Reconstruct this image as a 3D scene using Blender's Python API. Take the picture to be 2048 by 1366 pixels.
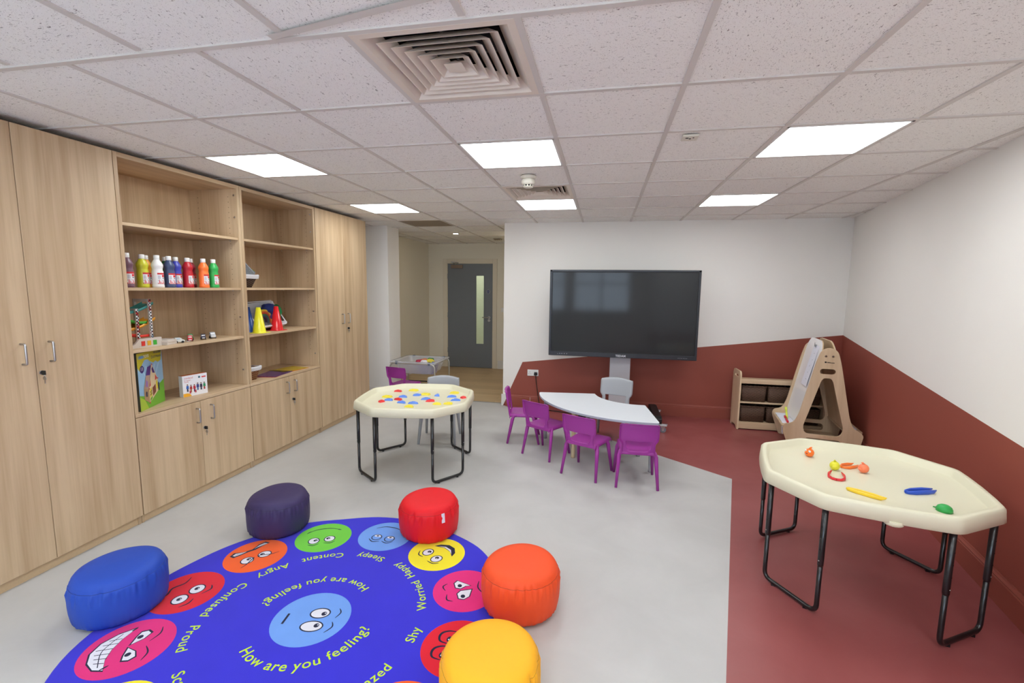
import bpy, bmesh, math, random
from mathutils import Vector, Matrix
random.seed(7)
PI = math.pi
S = bpy.context.scene
for o in list(bpy.data.objects): bpy.data.objects.remove(o)
COL = S.collection

# ------------------------------------------------------------------ camera, world, exposure
cam_data = bpy.data.cameras.new('camera')
cam_data.sensor_width = 36.0
cam_data.lens = 36.0 * 912.957 / 2048
cam_data.clip_start = 0.05
cam = bpy.data.objects.new('camera', cam_data); COL.objects.link(cam)
YAW, PITCH, ROLL = .19693, -.11808, .01212
_f = Vector((-math.sin(YAW)*math.cos(PITCH), math.cos(YAW)*math.cos(PITCH), math.sin(PITCH)))
_r = Vector((math.cos(YAW), math.sin(YAW), 0)); _u = _r.cross(_f)
_r2 = math.cos(ROLL)*_r + math.sin(ROLL)*_u; _u2 = -math.sin(ROLL)*_r + math.cos(ROLL)*_u
M = Matrix(((_r2.x, _u2.x, -_f.x), (_r2.y, _u2.y, -_f.y), (_r2.z, _u2.z, -_f.z))).to_4x4()
M.translation = Vector((.30116, -1.51663, 1.64213))
cam.matrix_world = M
S.camera = cam

w = bpy.data.worlds.new('world'); S.world = w; w.use_nodes = True
w.node_tree.nodes['Background'].inputs[0].default_value = (.68, .82, 1, 1)
w.node_tree.nodes['Background'].inputs[1].default_value = 7.5
S.view_settings.view_transform = 'Standard'; S.view_settings.look = 'None'
S.view_settings.gamma = 1; S.view_settings.exposure = 0.0
LIGHT = 13.0          # strength of the ceiling panels

H = 2.49              # ceiling height
def lin(c):
    return tuple(((v/255)/12.92 if v/255 <= .04045 else ((v/255+.055)/1.055)**2.4) for v in c)

# ------------------------------------------------------------------ materials
MATS = {}
def mat(name, rgb, rough=.5, metal=0, spec=.5, noise=0, nscale=8, bump=0, bscale=60, emit=None, trans=0, alpha=1, sheen=0, coat=0):
    if name in MATS: return MATS[name]
    m = bpy.data.materials.new(name); m.use_nodes = True
    nt = m.node_tree; b = nt.nodes['Principled BSDF']
    c = lin(rgb) + (1,)
    b.inputs['Base Color'].default_value = c
    b.inputs['Roughness'].default_value = rough; b.inputs['Metallic'].default_value = metal
    b.inputs['Specular IOR Level'].default_value = spec
    b.inputs['Transmission Weight'].default_value = trans; b.inputs['Alpha'].default_value = alpha
    b.inputs['Coat Weight'].default_value = coat
    if sheen: b.inputs['Sheen Weight'].default_value = sheen
    tc = nt.nodes.new('ShaderNodeTexCoord')
    n = nt.nodes.new('ShaderNodeTexNoise'); n.inputs['Scale'].default_value = nscale; n.inputs['Detail'].default_value = 4
    nt.links.new(tc.outputs['Object'], n.inputs['Vector'])
    mx = nt.nodes.new('ShaderNodeMix'); mx.data_type = 'RGBA'
    mx.inputs[6].default_value = tuple(v*(1-noise) for v in c[:3])+(1,)
    mx.inputs[7].default_value = tuple(min(1, v*(1+noise)) for v in c[:3])+(1,)
    nt.links.new(n.outputs['Fac'], mx.inputs[0]); nt.links.new(mx.outputs[2], b.inputs['Base Color'])
    if bump:
        n2 = nt.nodes.new('ShaderNodeTexNoise'); n2.inputs['Scale'].default_value = bscale; n2.inputs['Detail'].default_value = 3
        nt.links.new(tc.outputs['Object'], n2.inputs['Vector'])
        bp = nt.nodes.new('ShaderNodeBump'); bp.inputs['Strength'].default_value = bump; bp.inputs['Distance'].default_value = .01
        nt.links.new(n2.outputs['Fac'], bp.inputs['Height']); nt.links.new(bp.outputs['Normal'], b.inputs['Normal'])
    if emit:
        b.inputs['Emission Color'].default_value = lin(emit[0])+(1,); b.inputs['Emission Strength'].default_value = emit[1]
    MATS[name] = m
    return m

def wood(name, dark, light, axis='Z', scale=1.0, rough=.45, streak=1.0):
    """laminate oak/birch with the grain along one axis"""
    m = bpy.data.materials.new(name); m.use_nodes = True
    nt = m.node_tree; b = nt.nodes['Principled BSDF']; L = nt.links.new
    tc = nt.nodes.new('ShaderNodeTexCoord'); oi = nt.nodes.new('ShaderNodeObjectInfo')
    ad = nt.nodes.new('ShaderNodeVectorMath'); ad.operation = 'MULTIPLY_ADD'
    L(oi.outputs['Random'], ad.inputs[0]); ad.inputs[1].default_value = (9, 17, 13); L(tc.outputs['Object'], ad.inputs[2])
    mp = nt.nodes.new('ShaderNodeMapping'); L(ad.outputs[0], mp.inputs['Vector'])
    k = {'X': (.10, 1, 1), 'Y': (1, .10, 1), 'Z': (1, 1, .10)}[axis]
    mp.inputs['Scale'].default_value = tuple(v*scale for v in k)
    n1 = nt.nodes.new('ShaderNodeTexNoise'); n1.inputs['Scale'].default_value = 7; n1.inputs['Detail'].default_value = 5; n1.inputs['Distortion'].default_value = .6
    n2 = nt.nodes.new('ShaderNodeTexNoise'); n2.inputs['Scale'].default_value = 85; n2.inputs['Detail'].default_value = 4
    L(mp.outputs[0], n1.inputs['Vector']); 
    mp2 = nt.nodes.new('ShaderNodeMapping'); mp2.inputs['Scale'].default_value = tuple((.25 if v < 1 else 1) for v in k)
    L(mp.outputs[0], mp2.inputs['Vector']); L(mp2.outputs[0], n2.inputs['Vector'])
    wv = nt.nodes.new('ShaderNodeTexWave'); wv.bands_direction = {'X': 'Y', 'Y': 'X', 'Z': 'Y'}[axis]
    wv.inputs['Scale'].default_value = 3; wv.inputs['Distortion'].default_value = 9; wv.inputs['Detail'].default_value = 3; wv.inputs['Detail Scale'].default_value = 1.4
    L(mp.outputs[0], wv.inputs['Vector'])
    a1 = nt.nodes.new('ShaderNodeMath'); a1.operation = 'MULTIPLY_ADD'; L(n2.outputs['Fac'], a1.inputs[0]); a1.inputs[1].default_value = .55*streak
    m1 = nt.nodes.new('ShaderNodeMath'); m1.operation = 'MULTIPLY_ADD'; L(wv.outputs['Fac'], m1.inputs[0]); m1.inputs[1].default_value = .16*streak
    L(n1.outputs['Fac'], m1.inputs[2]); L(m1.outputs[0], a1.inputs[2])
    cr = nt.nodes.new('ShaderNodeValToRGB'); e = cr.color_ramp.elements
    e[0].position = .45; e[0].color = lin(dark)+(1,); e[1].position = 1.0; e[1].color = lin(light)+(1,)
    L(a1.outputs[0], cr.inputs[0]); L(cr.outputs[0], b.inputs['Base Color'])
    b.inputs['Roughness'].default_value = rough; b.inputs['Specular IOR Level'].default_value = .35
    MATS[name] = m
    return m

OAK = wood('oak_laminate', (176, 146, 112), (212, 186, 152), streak=.85)
OAKH = wood('oak_laminate_shelf', (176, 146, 112), (212, 186, 152), 'Y', streak=.85)
BIRCH = wood('birch_ply', (196, 168, 134), (228, 205, 172), 'Z', .6, .4, .6)
BIRCHH = wood('birch_ply_shelf', (196, 168, 134), (226, 202, 170), 'X', .6, .4, .6)
EDGE = mat('ply_edge', (206, 178, 140), .5, noise=.08, nscale=90)
WALLW = mat('white_wall_paint', (241, 238, 233), .75, noise=.012, nscale=3, bump=.03, bscale=180)
WALLC = mat('cream_wall_paint', (236, 230, 214), .75, noise=.012, nscale=3)
REDW = mat('terracotta_wall_paint', (150, 76, 62), .6, noise=.02, nscale=3, bump=.03, bscale=180)
SKIRT = mat('white_gloss_skirting', (228, 226, 222), .35)
TBAR = mat('ceiling_grid_white', (214, 208, 202), .5)
CHROME = mat('satin_steel', (190, 190, 192), .28, 1)
DSTEEL = mat('bronze_steel', (150, 132, 120), .35, .9)
BLACKP = mat('black_powder_steel', (16, 18, 22), .3, 0, .5, coat=.3)
BLACK = mat('black_plastic', (22, 23, 25), .45)
DARK = mat('dark_gap', (18, 17, 16), .9)
CREAM = mat('cream_plastic', (226, 222, 195), .38, noise=.01)
PURPLE = mat('purple_plastic', (158, 52, 150), .38, noise=.02, bump=.03, bscale=500)
GREYP = mat('light_grey_plastic', (166, 169, 174), .4, noise=.02)
TABLETOP = mat('pale_grey_laminate', (226, 230, 236), .35)
BEIGE = mat('beige_metal', (206, 186, 150), .4)
GREYM = mat('grey_metal', (150, 152, 156), .4, .4)
WHITE = mat('white_plastic', (236, 236, 234), .35)
OFFW = mat('off_white_plastic', (222, 214, 200), .4)
VENT = mat('vent_cream_metal', (226, 214, 200), .45)
PALEG = mat('pale_grey_steel', (196, 196, 202), .35)

def vinyl(name, base, vary, rough, seamdir=None):
    m = bpy.data.materials.new(name); m.use_nodes = True
    nt = m.node_tree; b = nt.nodes['Principled BSDF']; L = nt.links.new
    tc = nt.nodes.new('ShaderNodeTexCoord')
    n = nt.nodes.new('ShaderNodeTexNoise'); n.inputs['Scale'].default_value = 2.2; n.inputs['Detail'].default_value = 7; n.inputs['Roughness'].default_value = .6; n.inputs['Distortion'].default_value = .5
    L(tc.outputs['Object'], n.inputs['Vector'])
    cr = nt.nodes.new('ShaderNodeValToRGB'); e = cr.color_ramp.elements
    e[0].position = .32; e[1].position = .68
    e[0].color = lin(tuple(v-vary for v in base))+(1,); e[1].color = lin(tuple(min(255, v+vary) for v in base))+(1,)
    L(n.outputs['Fac'], cr.inputs[0]); L(cr.outputs[0], b.inputs['Base Color'])
    n2 = nt.nodes.new('ShaderNodeTexNoise'); n2.inputs['Scale'].default_value = 5; n2.inputs['Detail'].default_value = 4
    L(tc.outputs['Object'], n2.inputs['Vector'])
    mr = nt.nodes.new('ShaderNodeMapRange'); mr.inputs[3].default_value = rough-.06; mr.inputs[4].default_value = rough+.1
    L(n2.outputs['Fac'], mr.inputs[0]); L(mr.outputs[0], b.inputs['Roughness'])
    MATS[name] = m; return m
FLOORG = vinyl('grey_vinyl_floor', (189, 188, 186), 5, .5)
FLOORR = vinyl('red_vinyl_floor', (149, 79, 78), 5, .36)

def woodfloor():
    m = bpy.data.materials.new('oak_floor'); m.use_nodes = True
    nt = m.node_tree; b = nt.nodes['Principled BSDF']; L = nt.links.new
    tc = nt.nodes.new('ShaderNodeTexCoord')
    br = nt.nodes.new('ShaderNodeTexBrick'); br.inputs['Scale'].default_value = 1
    br.inputs['Brick Width'].default_value = 1.2; br.inputs['Row Height'].default_value = .12; br.inputs['Mortar Size'].default_value = .0015
    br.inputs['Color1'].default_value = lin((205, 178, 138))+(1,); br.inputs['Color2'].default_value = lin((190, 162, 122))+(1,); br.inputs['Mortar'].default_value = lin((150, 124, 92))+(1,)
    L(tc.outputs['Object'], br.inputs['Vector'])
    mp = nt.nodes.new('ShaderNodeMapping'); mp.inputs['Scale'].default_value = (2, 30, 1); L(tc.outputs['Object'], mp.inputs['Vector'])
    n = nt.nodes.new('ShaderNodeTexNoise'); n.inputs['Scale'].default_value = 3; n.inputs['Detail'].default_value = 5; L(mp.outputs[0], n.inputs['Vector'])
    mx = nt.nodes.new('ShaderNodeMix'); mx.data_type = 'RGBA'; mx.blend_type = 'MULTIPLY'; mx.inputs[0].default_value = .35
    L(br.outputs['Color'], mx.inputs[6]); L(n.outputs['Color'], mx.inputs[7]); 
    mr = nt.nodes.new('ShaderNodeMapRange'); mr.inputs[3].default_value = .75; mr.inputs[4].default_value = 1.2; L(n.outputs['Fac'], mr.inputs[0]); L(mr.outputs[0], mx.inputs[7])
    L(mx.outputs[2], b.inputs['Base Color']); b.inputs['Roughness'].default_value = .4
    return m
FLOORW = woodfloor()

def ceilmat():
    m = bpy.data.materials.new('fissured_tile'); m.use_nodes = True
    nt = m.node_tree; b = nt.nodes['Principled BSDF']; L = nt.links.new
    N = nt.nodes.new
    tc = N('ShaderNodeTexCoord')
    sc = N('ShaderNodeVectorMath'); sc.operation = 'SCALE'; sc.inputs['Scale'].default_value = 1/.6; L(tc.outputs['Object'], sc.inputs[0])
    fl = N('ShaderNodeVectorMath'); fl.operation = 'FLOOR'; L(sc.outputs[0], fl.inputs[0])
    wn = N('ShaderNodeTexWhiteNoise'); L(fl.outputs[0], wn.inputs['Vector'])
    off = N('ShaderNodeVectorMath'); off.operation = 'MULTIPLY_ADD'; L(wn.outputs['Color'], off.inputs[0]); off.inputs[1].default_value = (7, 7, 7); L(tc.outputs['Object'], off.inputs[2])
    gt = N('ShaderNodeMath'); gt.operation = 'GREATER_THAN'; gt.inputs[1].default_value = .5; L(wn.outputs['Value'], gt.inputs[0])
    an = N('ShaderNodeMath'); an.operation = 'MULTIPLY'; an.inputs[1].default_value = PI/2; L(gt.outputs[0], an.inputs[0])
    ro = N('ShaderNodeVectorRotate'); ro.rotation_type = 'Z_AXIS'; L(off.outputs[0], ro.inputs['Vector']); L(an.outputs[0], ro.inputs['Angle'])
    mp = N('ShaderNodeMapping'); mp.inputs['Scale'].default_value = (1, 2.6, 1); L(ro.outputs[0], mp.inputs['Vector'])
    n = N('ShaderNodeTexNoise'); n.inputs['Scale'].default_value = 62; n.inputs['Detail'].default_value = 3; n.inputs['Distortion'].default_value = 1.2; L(mp.outputs[0], n.inputs['Vector'])
    cr = N('ShaderNodeValToRGB'); e = cr.color_ramp.elements
    e[0].position = .315; e[0].color = lin((150, 143, 140))+(1,); e[1].position = .36; e[1].color = lin((246, 244, 240))+(1,)
    L(n.outputs['Fac'], cr.inputs[0])
    n3 = N('ShaderNodeTexNoise'); n3.inputs['Scale'].default_value = 260; n3.inputs['Detail'].default_value = 2; L(ro.outputs[0], n3.inputs['Vector'])
    cr3 = N('ShaderNodeValToRGB'); e = cr3.color_ramp.elements
    e[0].position = .30; e[0].color = (.55, .53, .52, 1); e[1].position = .37; e[1].color = (1, 1, 1, 1); L(n3.outputs['Fac'], cr3.inputs[0])
    mx = N('ShaderNodeMix'); mx.data_type = 'RGBA'; mx.blend_type = 'MULTIPLY'; mx.inputs[0].default_value = 1
    L(cr.outputs[0], mx.inputs[6]); L(cr3.outputs[0], mx.inputs[7]); L(mx.outputs[2], b.inputs['Base Color'])
    bp = N('ShaderNodeBump'); bp.inputs['Strength'].default_value = .5; bp.inputs['Distance'].default_value = .003
    L(cr.outputs[0], bp.inputs['Height']); L(bp.outputs[0], b.inputs['Normal'])
    b.inputs['Roughness'].default_value = .9; b.inputs['Specular IOR Level'].default_value = .15
    return m
CEIL = ceilmat()

def wicker(name, c1, c2, cw=.021, rh=.0095):
    """woven cane: strands bulging over and under uprights, row by row"""
    m = bpy.data.materials.new(name); m.use_nodes = True
    nt = m.node_tree; b = nt.nodes['Principled BSDF']; L = nt.links.new; N = nt.nodes.new
    tc = N('ShaderNodeTexCoord'); nz = N('ShaderNodeTexNoise'); nz.inputs['Scale'].default_value = 14; L(tc.outputs['Object'], nz.inputs['Vector'])
    va = N('ShaderNodeVectorMath'); va.operation = 'MULTIPLY_ADD'; L(nz.outputs['Color'], va.inputs[0]); va.inputs[1].default_value = (.012, .012, .012); L(tc.outputs['Object'], va.inputs[2])
    sp = N('ShaderNodeSeparateXYZ'); L(va.outputs[0], sp.inputs[0])
    def M_(op, a, b_=None, c=None):
        k = N('ShaderNodeMath'); k.operation = op
        for q, v in enumerate((a, b_, c)):
            if v is None: continue
            if isinstance(v, (int, float)): k.inputs[q].default_value = v
            else: L(v, k.inputs[q])
        return k.outputs[0]
    u = M_('MULTIPLY', M_('ADD', sp.outputs[0], sp.outputs[1]), PI/cw); v = M_('MULTIPLY', sp.outputs[2], 1/rh)
    f = M_('ABSOLUTE', M_('SINE', M_('MULTIPLY', v, PI)))
    g = M_('SINE', M_('ADD', u, M_('MULTIPLY', M_('FLOOR', v), PI)))
    val = M_('MULTIPLY', M_('POWER', f, .6), M_('MULTIPLY_ADD', g, .42, .56))
    n = N('ShaderNodeTexNoise'); n.inputs['Scale'].default_value = 90; L(tc.outputs['Object'], n.inputs['Vector'])
    vv = M_('MULTIPLY', val, M_('MULTIPLY_ADD', n.outputs['Fac'], .8, .6))
    cr = N('ShaderNodeValToRGB'); e = cr.color_ramp.elements; e[0].position = .05; e[0].color = lin(c1)+(1,); e[1].position = .95; e[1].color = lin(c2)+(1,)
    L(vv, cr.inputs[0]); L(cr.outputs[0], b.inputs['Base Color'])
    bp = N('ShaderNodeBump'); bp.inputs['Strength'].default_value = 1; bp.inputs['Distance'].default_value = .004; L(val, bp.inputs['Height']); L(bp.outputs['Normal'], b.inputs['Normal'])
    b.inputs['Roughness'].default_value = .5
    return m
WICKD = wicker('dark_wicker', (34, 24, 18), (132, 98, 76))
WICKB = wicker('brown_wicker', (84, 48, 26), (190, 130, 84))
WICKK = wicker('black_brown_wicker', (34, 22, 18), (96, 66, 52))

def fabric(name, rgb, rough=.55):
    m = mat(name, rgb, rough, noise=.03, nscale=5, bump=.25, bscale=9)
    return m

def clearmat(name, rgb, a, rough=.1):
    """thin clear plastic or glass"""
    if name in MATS: return MATS[name]
    m = bpy.data.materials.new(name); m.use_nodes = True
    nt = m.node_tree; nt.nodes.clear(); N = nt.nodes.new; L = nt.links.new
    out = N('ShaderNodeOutputMaterial'); mx = N('ShaderNodeMixShader'); tr = N('ShaderNodeBsdfTransparent'); pr = N('ShaderNodeBsdfPrincipled')
    pr.inputs['Base Color'].default_value = lin(rgb)+(1,); pr.inputs['Roughness'].default_value = rough
    tr.inputs[0].default_value = (.97, .98, .98, 1); mx.inputs[0].default_value = a
    L(tr.outputs[0], mx.inputs[1]); L(pr.outputs[0], mx.inputs[2]); L(mx.outputs[0], out.inputs[0])
    MATS[name] = m; return m

# ------------------------------------------------------------------ mesh builder
class MB:
    def __init__(s): s.bm = bmesh.new(); s.mats = []
    def mi(s, m):
        if m is None: return 0
        if m not in s.mats: s.mats.append(m)
        return s.mats.index(m)
    def box(s, x0, x1, y0, y1, z0, z1, m=None, T=None):
        vs = [Vector((x, y, z)) for x in (x0, x1) for y in (y0, y1) for z in (z0, z1)]
        if T is not None: vs = [T @ v for v in vs]
        v = [s.bm.verts.new(p) for p in vs]; k = s.mi(m)
        for f in ((0, 1, 3, 2), (4, 6, 7, 5), (0, 4, 5, 1), (2, 3, 7, 6), (0, 2, 6, 4), (1, 5, 7, 3)):
            fc = s.bm.faces.new([v[i] for i in f]); fc.material_index = k
        return s
    def ring_loft(s, rings, m=None, close=True, cap0=True, cap1=True, smooth=True):
        k = s.mi(m); R = [[s.bm.verts.new(p) for p in r] for r in rings]; n = len(R[0])
        for a, b in zip(R[:-1], R[1:]):
            for i in range(n if close else n-1):
                j = (i+1) % n
                f = s.bm.faces.new((a[i], a[j], b[j], b[i])); f.material_index = k; f.smooth = smooth
        if cap0: f = s.bm.faces.new(list(reversed(R[0]))); f.material_index = k
        if cap1: f = s.bm.faces.new(R[-1]); f.material_index = k
        return s
    def lathe(s, prof, n=24, m=None, T=None, cap0=True, cap1=True, smooth=True):
        rings = []
        for r, z in prof:
            ring = [Vector((r*math.cos(2*PI*i/n), r*math.sin(2*PI*i/n), z)) for i in range(n)]
            if T is not None: ring = [T @ v for v in ring]
            rings.append(ring)
        return s.ring_loft(rings, m, True, cap0, cap1, smooth)
    def tube(s, pts, r, n=10, m=None, rad=None, flat=None):
        pts = [Vector(p) for p in pts]
        if rad:   # round the corners
            out = [pts[0]]
            for a, b, c in zip(pts[:-2], pts[1:-1], pts[2:]):
                d1 = (a-b); d2 = (c-b); q = min(rad, d1.length*.49, d2.length*.49)
                p1 = b+d1.normalized()*q; p2 = b+d2.normalized()*q
                for t in range(7):
                    u = t/6; out.append(p1*(1-u)**2+b*2*u*(1-u)+p2*u*u)
            out.append(pts[-1]); pts = out
        rings = []; prev = None
        for i, p in enumerate(pts):
            t = (pts[min(i+1, len(pts)-1)]-pts[max(i-1, 0)]).normalized()
            if prev is None:
                a = Vector((0, 0, 1)) if abs(t.z) < .9 else Vector((1, 0, 0)); x = t.cross(a).normalized()
            else:
                x = (prev - t*prev.dot(t)).normalized()
            y = t.cross(x); prev = x
            rr = r[i] if isinstance(r, (list, tuple)) else r
            sx, sy = (rr, rr) if not flat else (rr*flat[0], rr*flat[1])
            rings.append([p+x*sx*math.cos(2*PI*j/n)+y*sy*math.sin(2*PI*j/n) for j in range(n)])
        return s.ring_loft(rings, m)
    def cyl(s, p0, p1, r, n=16, m=None): return s.tube([p0, p1], r, n, m)
    def poly(s, pts, m=None, flip=False):
        v = [s.bm.verts.new(p) for p in pts]
        if flip: v.reverse()
        f = s.bm.faces.new(v); f.material_index = s.mi(m); return s
    def prism(s, pts, d0, d1, m=None, T=None, msides=None):
        """polygon in XY extruded in Z from d0 to d1"""
        a = [Vector((p[0], p[1], d0)) for p in pts]; b = [Vector((p[0], p[1], d1)) for p in pts]
        if T is not None: a = [T @ v for v in a]; b = [T @ v for v in b]
        va = [s.bm.verts.new(p) for p in a]; vb = [s.bm.verts.new(p) for p in b]; n = len(pts); k = s.mi(m); ks = s.mi(msides) if msides else k
        s.bm.faces.new(list(reversed(va))).material_index = k; s.bm.faces.new(vb).material_index = k
        for i in range(n): s.bm.faces.new((va[i], va[(i+1) % n], vb[(i+1) % n], vb[i])).material_index = ks
        return s
    def sphere(s, c, r, m=None, n=16, sc=(1, 1, 1), T=None):
        prof = []
        for i in range(1, n//2):
            a = -PI/2+PI*i/(n//2); prof.append((math.cos(a)*r, math.sin(a)*r))
        TT = Matrix.Translation(Vector(c)) @ Matrix.Diagonal((*sc, 1))
        if T is not None: TT = T @ TT
        return s.lathe(prof, n, m, TT)
    def mesh(s, me, T, m=None):
        k = s.mi(m); vs = [s.bm.verts.new(T @ v.co) for v in me.vertices]
        for p in me.polygons:
            try: f = s.bm.faces.new([vs[i] for i in p.vertices]); f.material_index = k
            except ValueError: pass
        return s
    def build(s, name, parent=None, m=None, bev=0, seg=2, sub=0, smooth=False, loc=None, keep=False):
        bmesh.ops.recalc_face_normals(s.bm, faces=s.bm.faces) if not keep else None
        me = bpy.data.meshes.new(name); s.bm.to_mesh(me); s.bm.free()
        for x in (s.mats or [m]): me.materials.append(x)
        if m is not None and s.mats and s.mats[0] is None: me.materials[0] = m
        o = bpy.data.objects.new(name, me); COL.objects.link(o)
        if loc is not None: # origin at loc, geometry was in world space
            me.transform(Matrix.Translation(-Vector(loc))); o.location = loc
        if smooth:
            for p in me.polygons: p.use_smooth = True
        if bev:
            b = o.modifiers.new('bevel', 'BEVEL'); b.width = bev; b.segments = seg; b.limit_method = 'ANGLE'; b.angle_limit = .6
            b.harden_normals = False
        if sub:
            b = o.modifiers.new('subdivision', 'SUBSURF'); b.levels = sub; b.render_levels = sub
        if parent: o.parent = parent
        return o

def thing(name, label, cat, loc=(0, 0, 0), rz=0, group=None):
    o = bpy.data.objects.new(name, None); COL.objects.link(o); o.empty_display_size = .1
    o.location = loc; o.rotation_euler = (0, 0, rz); o['label'] = label; o['category'] = cat
    if group: o['group'] = group
    return o
def tag(o, label, cat, group=None):
    o['label'] = label; o['category'] = cat
    if group: o['group'] = group
    return o
def struct(o, label=None, cat=None):
    o['kind'] = 'structure'
    if label: o['label'] = label
    if cat: o['category'] = cat
    return o
def dup(root, label=None, loc=None, rz=None, group=None, scale=None):
    kids = {}
    for ob in list(COL.objects):
        if ob.parent: kids.setdefault(ob.parent.name, []).append(ob)
    def rec(o, par):
        c = o.copy(); COL.objects.link(c)
        if par: c.parent = par
        for ch in kids.get(o.name, []): rec(ch, c)
        return c
    r = rec(root, None)
    if label: r['label'] = label
    if group: r['group'] = group
    if loc is not None: r.location = loc
    if rz is not None: r.rotation_euler = (0, 0, rz)
    if scale: r.scale = scale
    return r
def recolor(root, frm, to):
    """give a copied thing its own colour"""
    for o in COL.objects:
        p = o
        while p is not None and p != root: p = p.parent
        if p == root and o.type == 'MESH':
            if any(s.material == frm for s in o.material_slots):
                o.data = o.data.copy()
                for i, s in enumerate(o.data.materials):
                    if s == frm: o.data.materials[i] = to

def arc(cx, cy, r, a0, a1, n=8):
    return [(cx+r*math.cos(math.radians(a0+(a1-a0)*i/n)), cy+r*math.sin(math.radians(a0+(a1-a0)*i/n))) for i in range(n+1)]
def rrect(x0, x1, y0, y1, r, n=5):
    return arc(x1-r, y1-r, r, 0, 90, n)+arc(x0+r, y1-r, r, 90, 180, n)+arc(x0+r, y0+r, r, 180, 270, n)+arc(x1-r, y0+r, r, 270, 360, n)
def round_poly(P, r, n=5):
    out = []; N = len(P)
    for i in range(N):
        a, b, c = Vector(P[i-1]).to_3d(), Vector(P[i]).to_3d(), Vector(P[(i+1) % N]).to_3d()
        rr = r[i] if isinstance(r, (list, tuple)) else r
        d1 = a-b; d2 = c-b; q = min(rr, d1.length*.48, d2.length*.48); p1 = b+d1.normalized()*q; p2 = b+d2.normalized()*q
        for t in range(n+1):
            u = t/n; v = p1*(1-u)**2+b*2*u*(1-u)+p2*u*u; out.append((v.x, v.y))
    return out
def curve_mesh(loops, depth):
    """2D outline with holes, filled and extruded +-depth/2 in z"""
    cu = bpy.data.curves.new('outline', 'CURVE'); cu.dimensions = '2D'; cu.fill_mode = 'BOTH'; cu.extrude = depth/2
    for L in loops:
        sp = cu.splines.new('POLY'); sp.points.add(len(L)-1)
        for p, q in zip(sp.points, L): p.co = (q[0], q[1], 0, 1)
        sp.use_cyclic_u = True
    o = bpy.data.objects.new('outline', cu); me = bpy.data.meshes.new_from_object(o)
    bpy.data.objects.remove(o); return me
def text_mesh(t, size, depth=0, align='LEFT', spacing=1.0, shear=0, fat=0):
    cu = bpy.data.curves.new('lettering', 'FONT'); cu.body = t; cu.size = size; cu.extrude = depth; cu.align_x = align
    cu.space_character = spacing; cu.shear = shear; cu.offset = fat; cu.resolution_u = 3
    o = bpy.data.objects.new('lettering', cu); me = bpy.data.meshes.new_from_object(o)
    bpy.data.objects.remove(o); return me

# ================================================================== THE ROOM
def wallX(Y): return 3.13-.207*(4.62-Y)          # the right-hand wall runs at a slight angle
YB, YD, XL = 4.60, 7.37, -3.24
YW = -3.2
XR0 = wallX(YW)

# floor: grey vinyl, a red vinyl area, oak boards in the passage
f = MB()
A = (-1.04, 4.60); B = (1.454, 2.617); C_ = (-.08, YW)
f.poly([(XL, YW, 0), (C_[0], YW, 0), (B[0], B[1], 0), (A[0], A[1], 0), (-1.04, 4.70, 0), (XL, 4.70, 0)], FLOORG)
f.poly([(C_[0], YW, 0), (XR0, YW, 0), (wallX(YB), YB, 0), (A[0], A[1], 0), (B[0], B[1], 0)], FLOORR)
f.poly([(XL, 4.70, 0), (-1.04, 4.70, 0), (-1.04, YD+.02, 0), (XL, YD+.02, 0)], FLOORW)
fl = f.build('floor', keep=True); struct(fl)
sl = MB().box(XL-.2, 3.6, YW-.2, YD+2.2, -.1, -.002, DARK).build('floor_slab'); sl.name = 'floor_base'; struct(sl)

# ceiling tiles and grid
LIGHTS = [(-2.4, 1.2), (-.6, 1.2), (1.2, 1.2), (-2.4, 3.0), (-.6, 3.0), (1.2, 3.0), (-2.4, -1.2), (-.6, -1.2), (1.2, -1.2), (-.6, -2.4), (1.2, -2.4)]  # entries at negative Y are unseen panels added only for lighting
VENTS = [(-.6, 0.0), (-.6, 2.4)]
DULL = (-2.4, 4.2)
used = set((round(x/.6), round(y/.6)) for x, y in LIGHTS+VENTS+[DULL])
c = MB()
zc = H+.006
for i in range(-6, 7):
    for j in range(-6, 13):
        x0, x1, y0, y1 = i*.6, i*.6+.6, j*.6, j*.6+.6
        if (i, j) in used: continue
        x0 = max(x0, XL-.02)
        if x1 <= x0: continue
        c.poly([(x0, y0, zc), (x0, y1, zc), (x1, y1, zc), (x1, y0, zc)], CEIL)
struct(c.build('ceiling', keep=True))
MB().box(-3.7, 4.3, YW-.2, YD+.3, H+.30, H+.34, DARK).build('ceiling_void')['kind'] = 'structure'
g = MB(); hw = .012
for i in range(-5, 7):
    g.box(i*.6-hw, i*.6+hw, 0, YD, H, H+.008, TBAR)
for x in (-2.04, -1.41, -.81, -.17, .43, 1.03, 1.62, 2.22, -2.64, 2.82):      # the strip nearest the camera is set out of line
    g.box(x-hw, x+hw, YW, -.03, H-.001, H+.008, TBAR)
for j in range(-5, 13):
    g.box(XL, 3.6, j*.6-hw, j*.6+hw, H-.0005, H+.0075, TBAR)
g.poly([(-.86, -.045, H-.003), (-.86, -.015, H-.003), (.6, -.27, H-.003), (.6, -.30, H-.003)], TBAR)
struct(g.build('trim_1'), 'pale metal grid holding the ceiling tiles')

# walls
def wall(name, pts, label=None):
    o = MB(); 
    for p, mm in pts: o.poly(p, mm)
    return struct(o.build(name, keep=True), label)
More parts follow.
